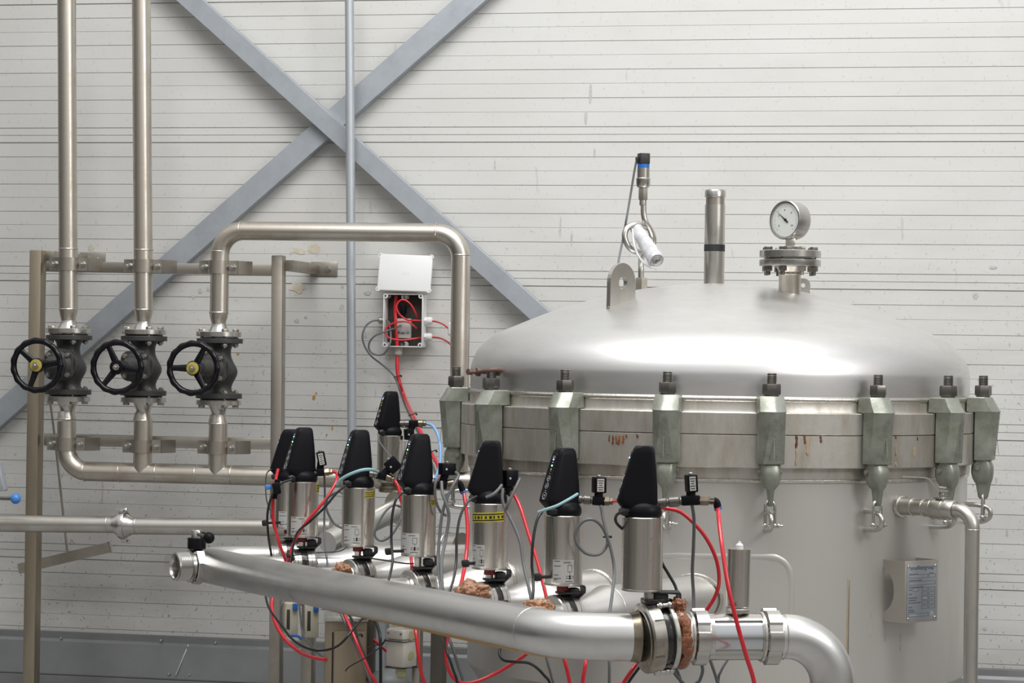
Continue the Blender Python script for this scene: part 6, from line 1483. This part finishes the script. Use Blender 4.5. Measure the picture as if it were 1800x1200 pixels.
# oil film under the manifold
bm = B(); rings = []
seg = [rr[0] + (rr[1] - rr[0]) * f for f in [(.42 + .58 * i / 12) for i in range(13)]] + rr[2:9]
for i, p in enumerate(seg):
    tdir = (seg[min(i + 1, len(seg) - 1)] - seg[max(i - 1, 0)]).normalized(); sdv = Vector((tdir.y, -tdir.x, 0)); 
    if sdv.y > 0: sdv = -sdv
    f = i / (len(seg) - 1); wv = .66 * math.sin(PI * min(max(f, .02), .98)) ** .6 + .02 * math.sin(i * 2.3)
    a0 = -PI / 2 + .02; ring = [p + (sdv * math.cos(a0 + wv * q / 6) + UPv * math.sin(a0 + wv * q / 6)) * (RMN + .0006) for q in range(7)] + [p + (sdv * math.cos(a0 + wv * q / 6) + UPv * math.sin(a0 + wv * q / 6)) * (RMN - .0006) for q in (6, 3, 0)]
    rings.append(ring)
loft(bm, rings); obj('oil_film', bm, 'amber', man)
# ================================================================== UNDER THE MANIFOLD
def upright(px, Y, yt, w_, d_, mt, label, name='steel_post', cat='post', grp='uprights below the manifold'):
    p = at(px, yt, Y); bm = B(); h = p.z - .0
    box(bm, T((p.x, Y, h / 2)) @ Matrix.Rotation(rad(-14), 4, 'Z'), w_, d_, h, .002); return solo(name, bm, mt, label, cat, grp, base=(p.x, Y, 0))
upright(544, 7.34, 1040, .033, .040, 'rail', 'pale steel post behind the right cream terminal housing')
upright(651, 7.10, 1075, .026, .034, 'darkpost', 'dark column right of the brown cabinet')
upright(772, 6.55, 1095, .034, .040, 'darkpost', 'dark post left of the vessel corner under the manifold')
upright(735, 6.81, 1085, .022, .030, 'rail', 'thin grey post behind the small white box')
p = at(673, 1075, 7.5); bm = B(); cyl(bm, (p.x, 7.5, 0), (p.x, 7.5, p.z), .020, 24); solo('grey_pipe', bm, 'galvpipe', 'grey vertical pipe behind the small white box', 'pipe')
def housing(px0, px1, py0, py1, Y, label):
    a, b = at(px0, py0, Y), at(px1, py1, Y); c = (a + b) / 2; W_, H_ = b.x - a.x, a.z - b.z
    t = thing('terminal_housing', label, 'housing', (c.x, Y, b.z), 'cream terminal housings'); mm = scr(c, 0, 8)
    bm = B(); box(bm, mm @ T((0, 0, -.022)), W_, H_, .05, .003); obj('case', bm, 'cream', t)
    bm = B(); box(bm, mm @ T((W_ * -.20, H_ * .02, .003)), W_ * .24, H_ * .60, .0015, .0005); obj('window_slot', bm, 'slot', t)
    bm = B(); box(bm, mm @ T((W_ * .28, H_ * .40, .005)), W_ * .36, H_ * .21, .014, .002); obj('blue_tab', bm, 'blue', t)
    return t
housing(500, 523, 1060, 1119, 7.22, 'left cream housing with a slot and blue tab under the manifold')
housing(536, 559.5, 1063, 1121, 7.22, 'right cream housing with a slot and blue tab under the manifold')
p0, p1 = at(494, 1054, 7.28), at(566, 1061, 7.28); bm = B(); beam(bm, p0, p1, .03, .02, UPv); solo('mounting_rail', bm, 'rail', 'short steel rail the cream housings hang from', 'rail')
gcb = [(508, 1118, 7.21), (516, 1117, 7.2), (524, 1118, 7.2), (530, 1124, 7.2)]
cable('dark blue wires under the left cream housing', gcb, .004, 'blue', 'wire_bundle', None, 'wires')
gc('grey cable bowing left of the left cream housing', [(504, 1050, 7.22), (496, 1062, 7.2), (494, 1080, 7.2), (497, 1098, 7.2), (504, 1106, 7.2)], .003)
gc('grey cable slanting from the cream housings to the cabinet', [(526, 1060, 7.24), (529, 1090, 7.22), (533, 1115, 7.2), (545, 1132, 7.1), (560, 1148, 7.05), (572, 1156, 7.0)], .0032)
# brown cabinet
cY = 6.98; a, b = at(567, 1090, cY), at(641, 1090, cY); H_ = a.z
t = thing('steel_cabinet', 'brownish stainless cabinet standing under the manifold', 'cabinet', ((a.x + b.x) / 2, cY + .1, 0))
mm = T(((a.x + b.x) / 2, cY + .10, H_ / 2 + .02)) @ Matrix.Rotation(rad(4), 4, 'Z')
W_ = b.x - a.x
bm = B(); box(bm, mm, W_, .20, H_ - .04, .003); obj('case', bm, 'cabinet', t)
bm = B(); box(bm, mm @ T((W_ * .10, -.106, -.012)), W_ * .76, .012, H_ - .07, .003); obj('door', bm, 'cabinet', t)
bm = B(); box(bm, mm @ T((-W_ * .31, -.1005, -.012)), W_ * .035, .002, H_ - .08, .0004); obj('door_seal', bm, 'rubber', t)
bm = B(); box(bm, mm @ T((0, -.008, H_ / 2 - .0175)), W_ + .006, .222, .006, .001); obj('lid_edge', bm, 'bright', t)
for sx_ in (-1, 1):
    for sy_ in (-1, 1): bm = B(); box(bm, mm @ T((sx_ * (W_ / 2 - .012), sy_ * .085, -H_ / 2 + .0)), .02, .02, .04); obj('foot', bm, 'rubber', t)
# small white box strapped to the post
q = at(706, 1139, 6.78); s = mpp(6.78); mm = T(q) @ Matrix.Rotation(rad(-38), 4, 'Z')
t = thing('small_white_box', 'small cream junction box strapped up with black ties under the manifold', 'electrical box', q - UPv * .055)
bm = B(); box(bm, mm @ T((0, 0, -.012)), .060, .058, .072, .003); obj('case', bm, 'ivory', t)
bm = B(); box(bm, mm @ T((0, 0, .039)), .062, .060, .028, .005, 3); obj('cover', bm, 'ivory', t)
for z in (.036, -.018):
    bm = B(); lathe(bm, [(.0125, 0), (.0125, .0012), (.010, .0016), (.001, .0012)], mm @ Vector((.0300, .003, z)), mm.to_3x3() @ Vector((1, 0, 0)), 20); obj('knockout', bm, 'gland', t)
for sx_, sy_ in ((-1, -1), (1, -1)):
    bm = B(); lathe(bm, [(.0035, 0), (.0035, .001), (.0005, .001)], mm @ Vector((sx_ * .022, -.0302, .042)), mm.to_3x3() @ Vector((0, -1, 0)), 10); obj('cover_screw', bm, 'rail', t)
for z, e_ in ((.021, .0313), (-.050, .0305)):
    bm = B(); P4 = [mm @ Vector((x, y, z)) for x, y in ((-e_, -e_), (e_, -e_), (e_, e_), (-e_, e_), (-e_, -e_))]; sweep(bm, P4, .0018, 6); obj('strap', bm, 'rubber', t)
gland(mm @ Vector((.008, -.008, -.048)), -UPv, 'gland', t, .014, .032); gland(mm @ Vector((-.016, .012, -.048)), -UPv, 'ivory', t, .012, .026)
cn = mm @ Vector((-.0313, -.0313, .021))
tie('long cable tie tail sticking out left from the small white box', [cn, vat(668, 1137, 6.70), vat(640, 1157, 6.62), vat(616, 1170, 6.58), vat(607, 1179, 6.57)], .0018)
tie('short cable tie tail above a longer one at the small white box', [cn + UPv * .004, vat(670, 1131, 6.72), vat(645, 1137, 6.68)], .0016)
# pump motor top
q = at(682, 1192, 7.0)
t = thing('pump_motor', 'grey green motor housing low under the small white box', 'motor', (q.x, 7.05, 0))
bm = B(); lathe(bm, [(.001, 0), (.05, 0), (.05, q.z - .10), (.062, q.z - .08), (.062, q.z - .02), (.055, q.z - .004), (.040, q.z + .012), (.020, q.z + .018), (.001, q.z + .019)], (q.x, 7.05, 0), UPv, 36); obj('housing', bm, 'motor', t)
for k_ in range(10):
    a = 2 * PI * k_ / 10; bm = B(); box(bm, T((q.x, 7.05, q.z - .05)) @ Matrix.Rotation(a, 4, 'Z') @ T((.064, 0, 0)), .010, .004, .07, .001); obj('cooling_fin', bm, 'motor', t)
# ================================================================== LOOSE SCUFFS AND STAINS ON THE WALL
wall = bpy.data.objects['wall_back']
def stain(px, py, wpx, hpx, mt, seed, off=.0016):
    c = wall_pt(px, py, off); k = mpp(c.y); rr_ = random.Random(seed); n = 14; pl = []
    for i in range(n):
        a = 2 * PI * i / n; f = .62 + .5 * rr_.random(); pl.append((wpx * k / 2 * f * math.cos(a), hpx * k / 2 * f * math.sin(a)))
    mm = Matrix.Identity(4)
    for r in range(3): mm[r][0] = WD[r]; mm[r][1] = UPv[r]; mm[r][2] = WN[r]
    mm.translation = c; bm = B(); prism(bm, pl, mm, .0004); obj('scuff' if mt == 'wallscuff' else 'stain', bm, mt, wall)
M['wallscuff'] = mat('grey_scuff_on_lacquer', (.40, .395, .38), .6, 0, (90, .8, (.58, .575, .56), 3))
M['wallrust'] = mat('rusty_bleed_on_lacquer', (.52, .46, .35), .6, 0, (40, .8, (.62, .60, .55), 4))
M['ochre'] = mat('ochre_fleck', (.42, .24, .06), .6)
for i, (px, py, a, b) in enumerate(((352, 511, 8, 9), (340, 522, 6, 8), (366, 508, 5, 9), (522, 563, 10, 8), (538, 557, 6, 7), (601, 540, 9, 10), (646, 515, 13, 8), (636, 495, 8, 9), (602, 503, 5, 7), (641, 588, 10, 16), (533, 506, 12, 6), (1038, 165, 5, 46), (1030, 205, 5, 30), (985, 400, 3, 40), (1005, 420, 3, 30), (870, 290, 2.5, 20), (180, 860, 3, 40), (179, 880, 4, 10), (660, 690, 3, 18), (1745, 470, 16, 7), (1715, 520, 9, 12), (1731, 1105, 8, 6), (1770, 935, 3, 16), (1045, 270, 3, 22))): stain(px, py, a, b, 'wallscuff', i)
for i, (px, py, a, b) in enumerate(((525, 441, 30, 12), (553, 437, 26, 18), (160, 436, 12, 14), (522, 505, 30, 22))): stain(px, py, a, b, 'wallrust', 50 + i)
for i, (px, py, a, b) in enumerate(((552, 698, 7, 8), (556, 691, 4, 5), (584, 752, 3, 9), (574, 764, 3, 6), (418, 622, 6, 5))): stain(px, py, a, b, 'ochre', 80 + i)
p0, p1 = wall_pt(331, 1133, .022), wall_pt(309, 1186, .058)
bm = B(); beam(bm, p0, p1, .004, .002, WN, .0005); obj('lap_edge', bm, 'galvpipe', bpy.data.objects['trim_2'])
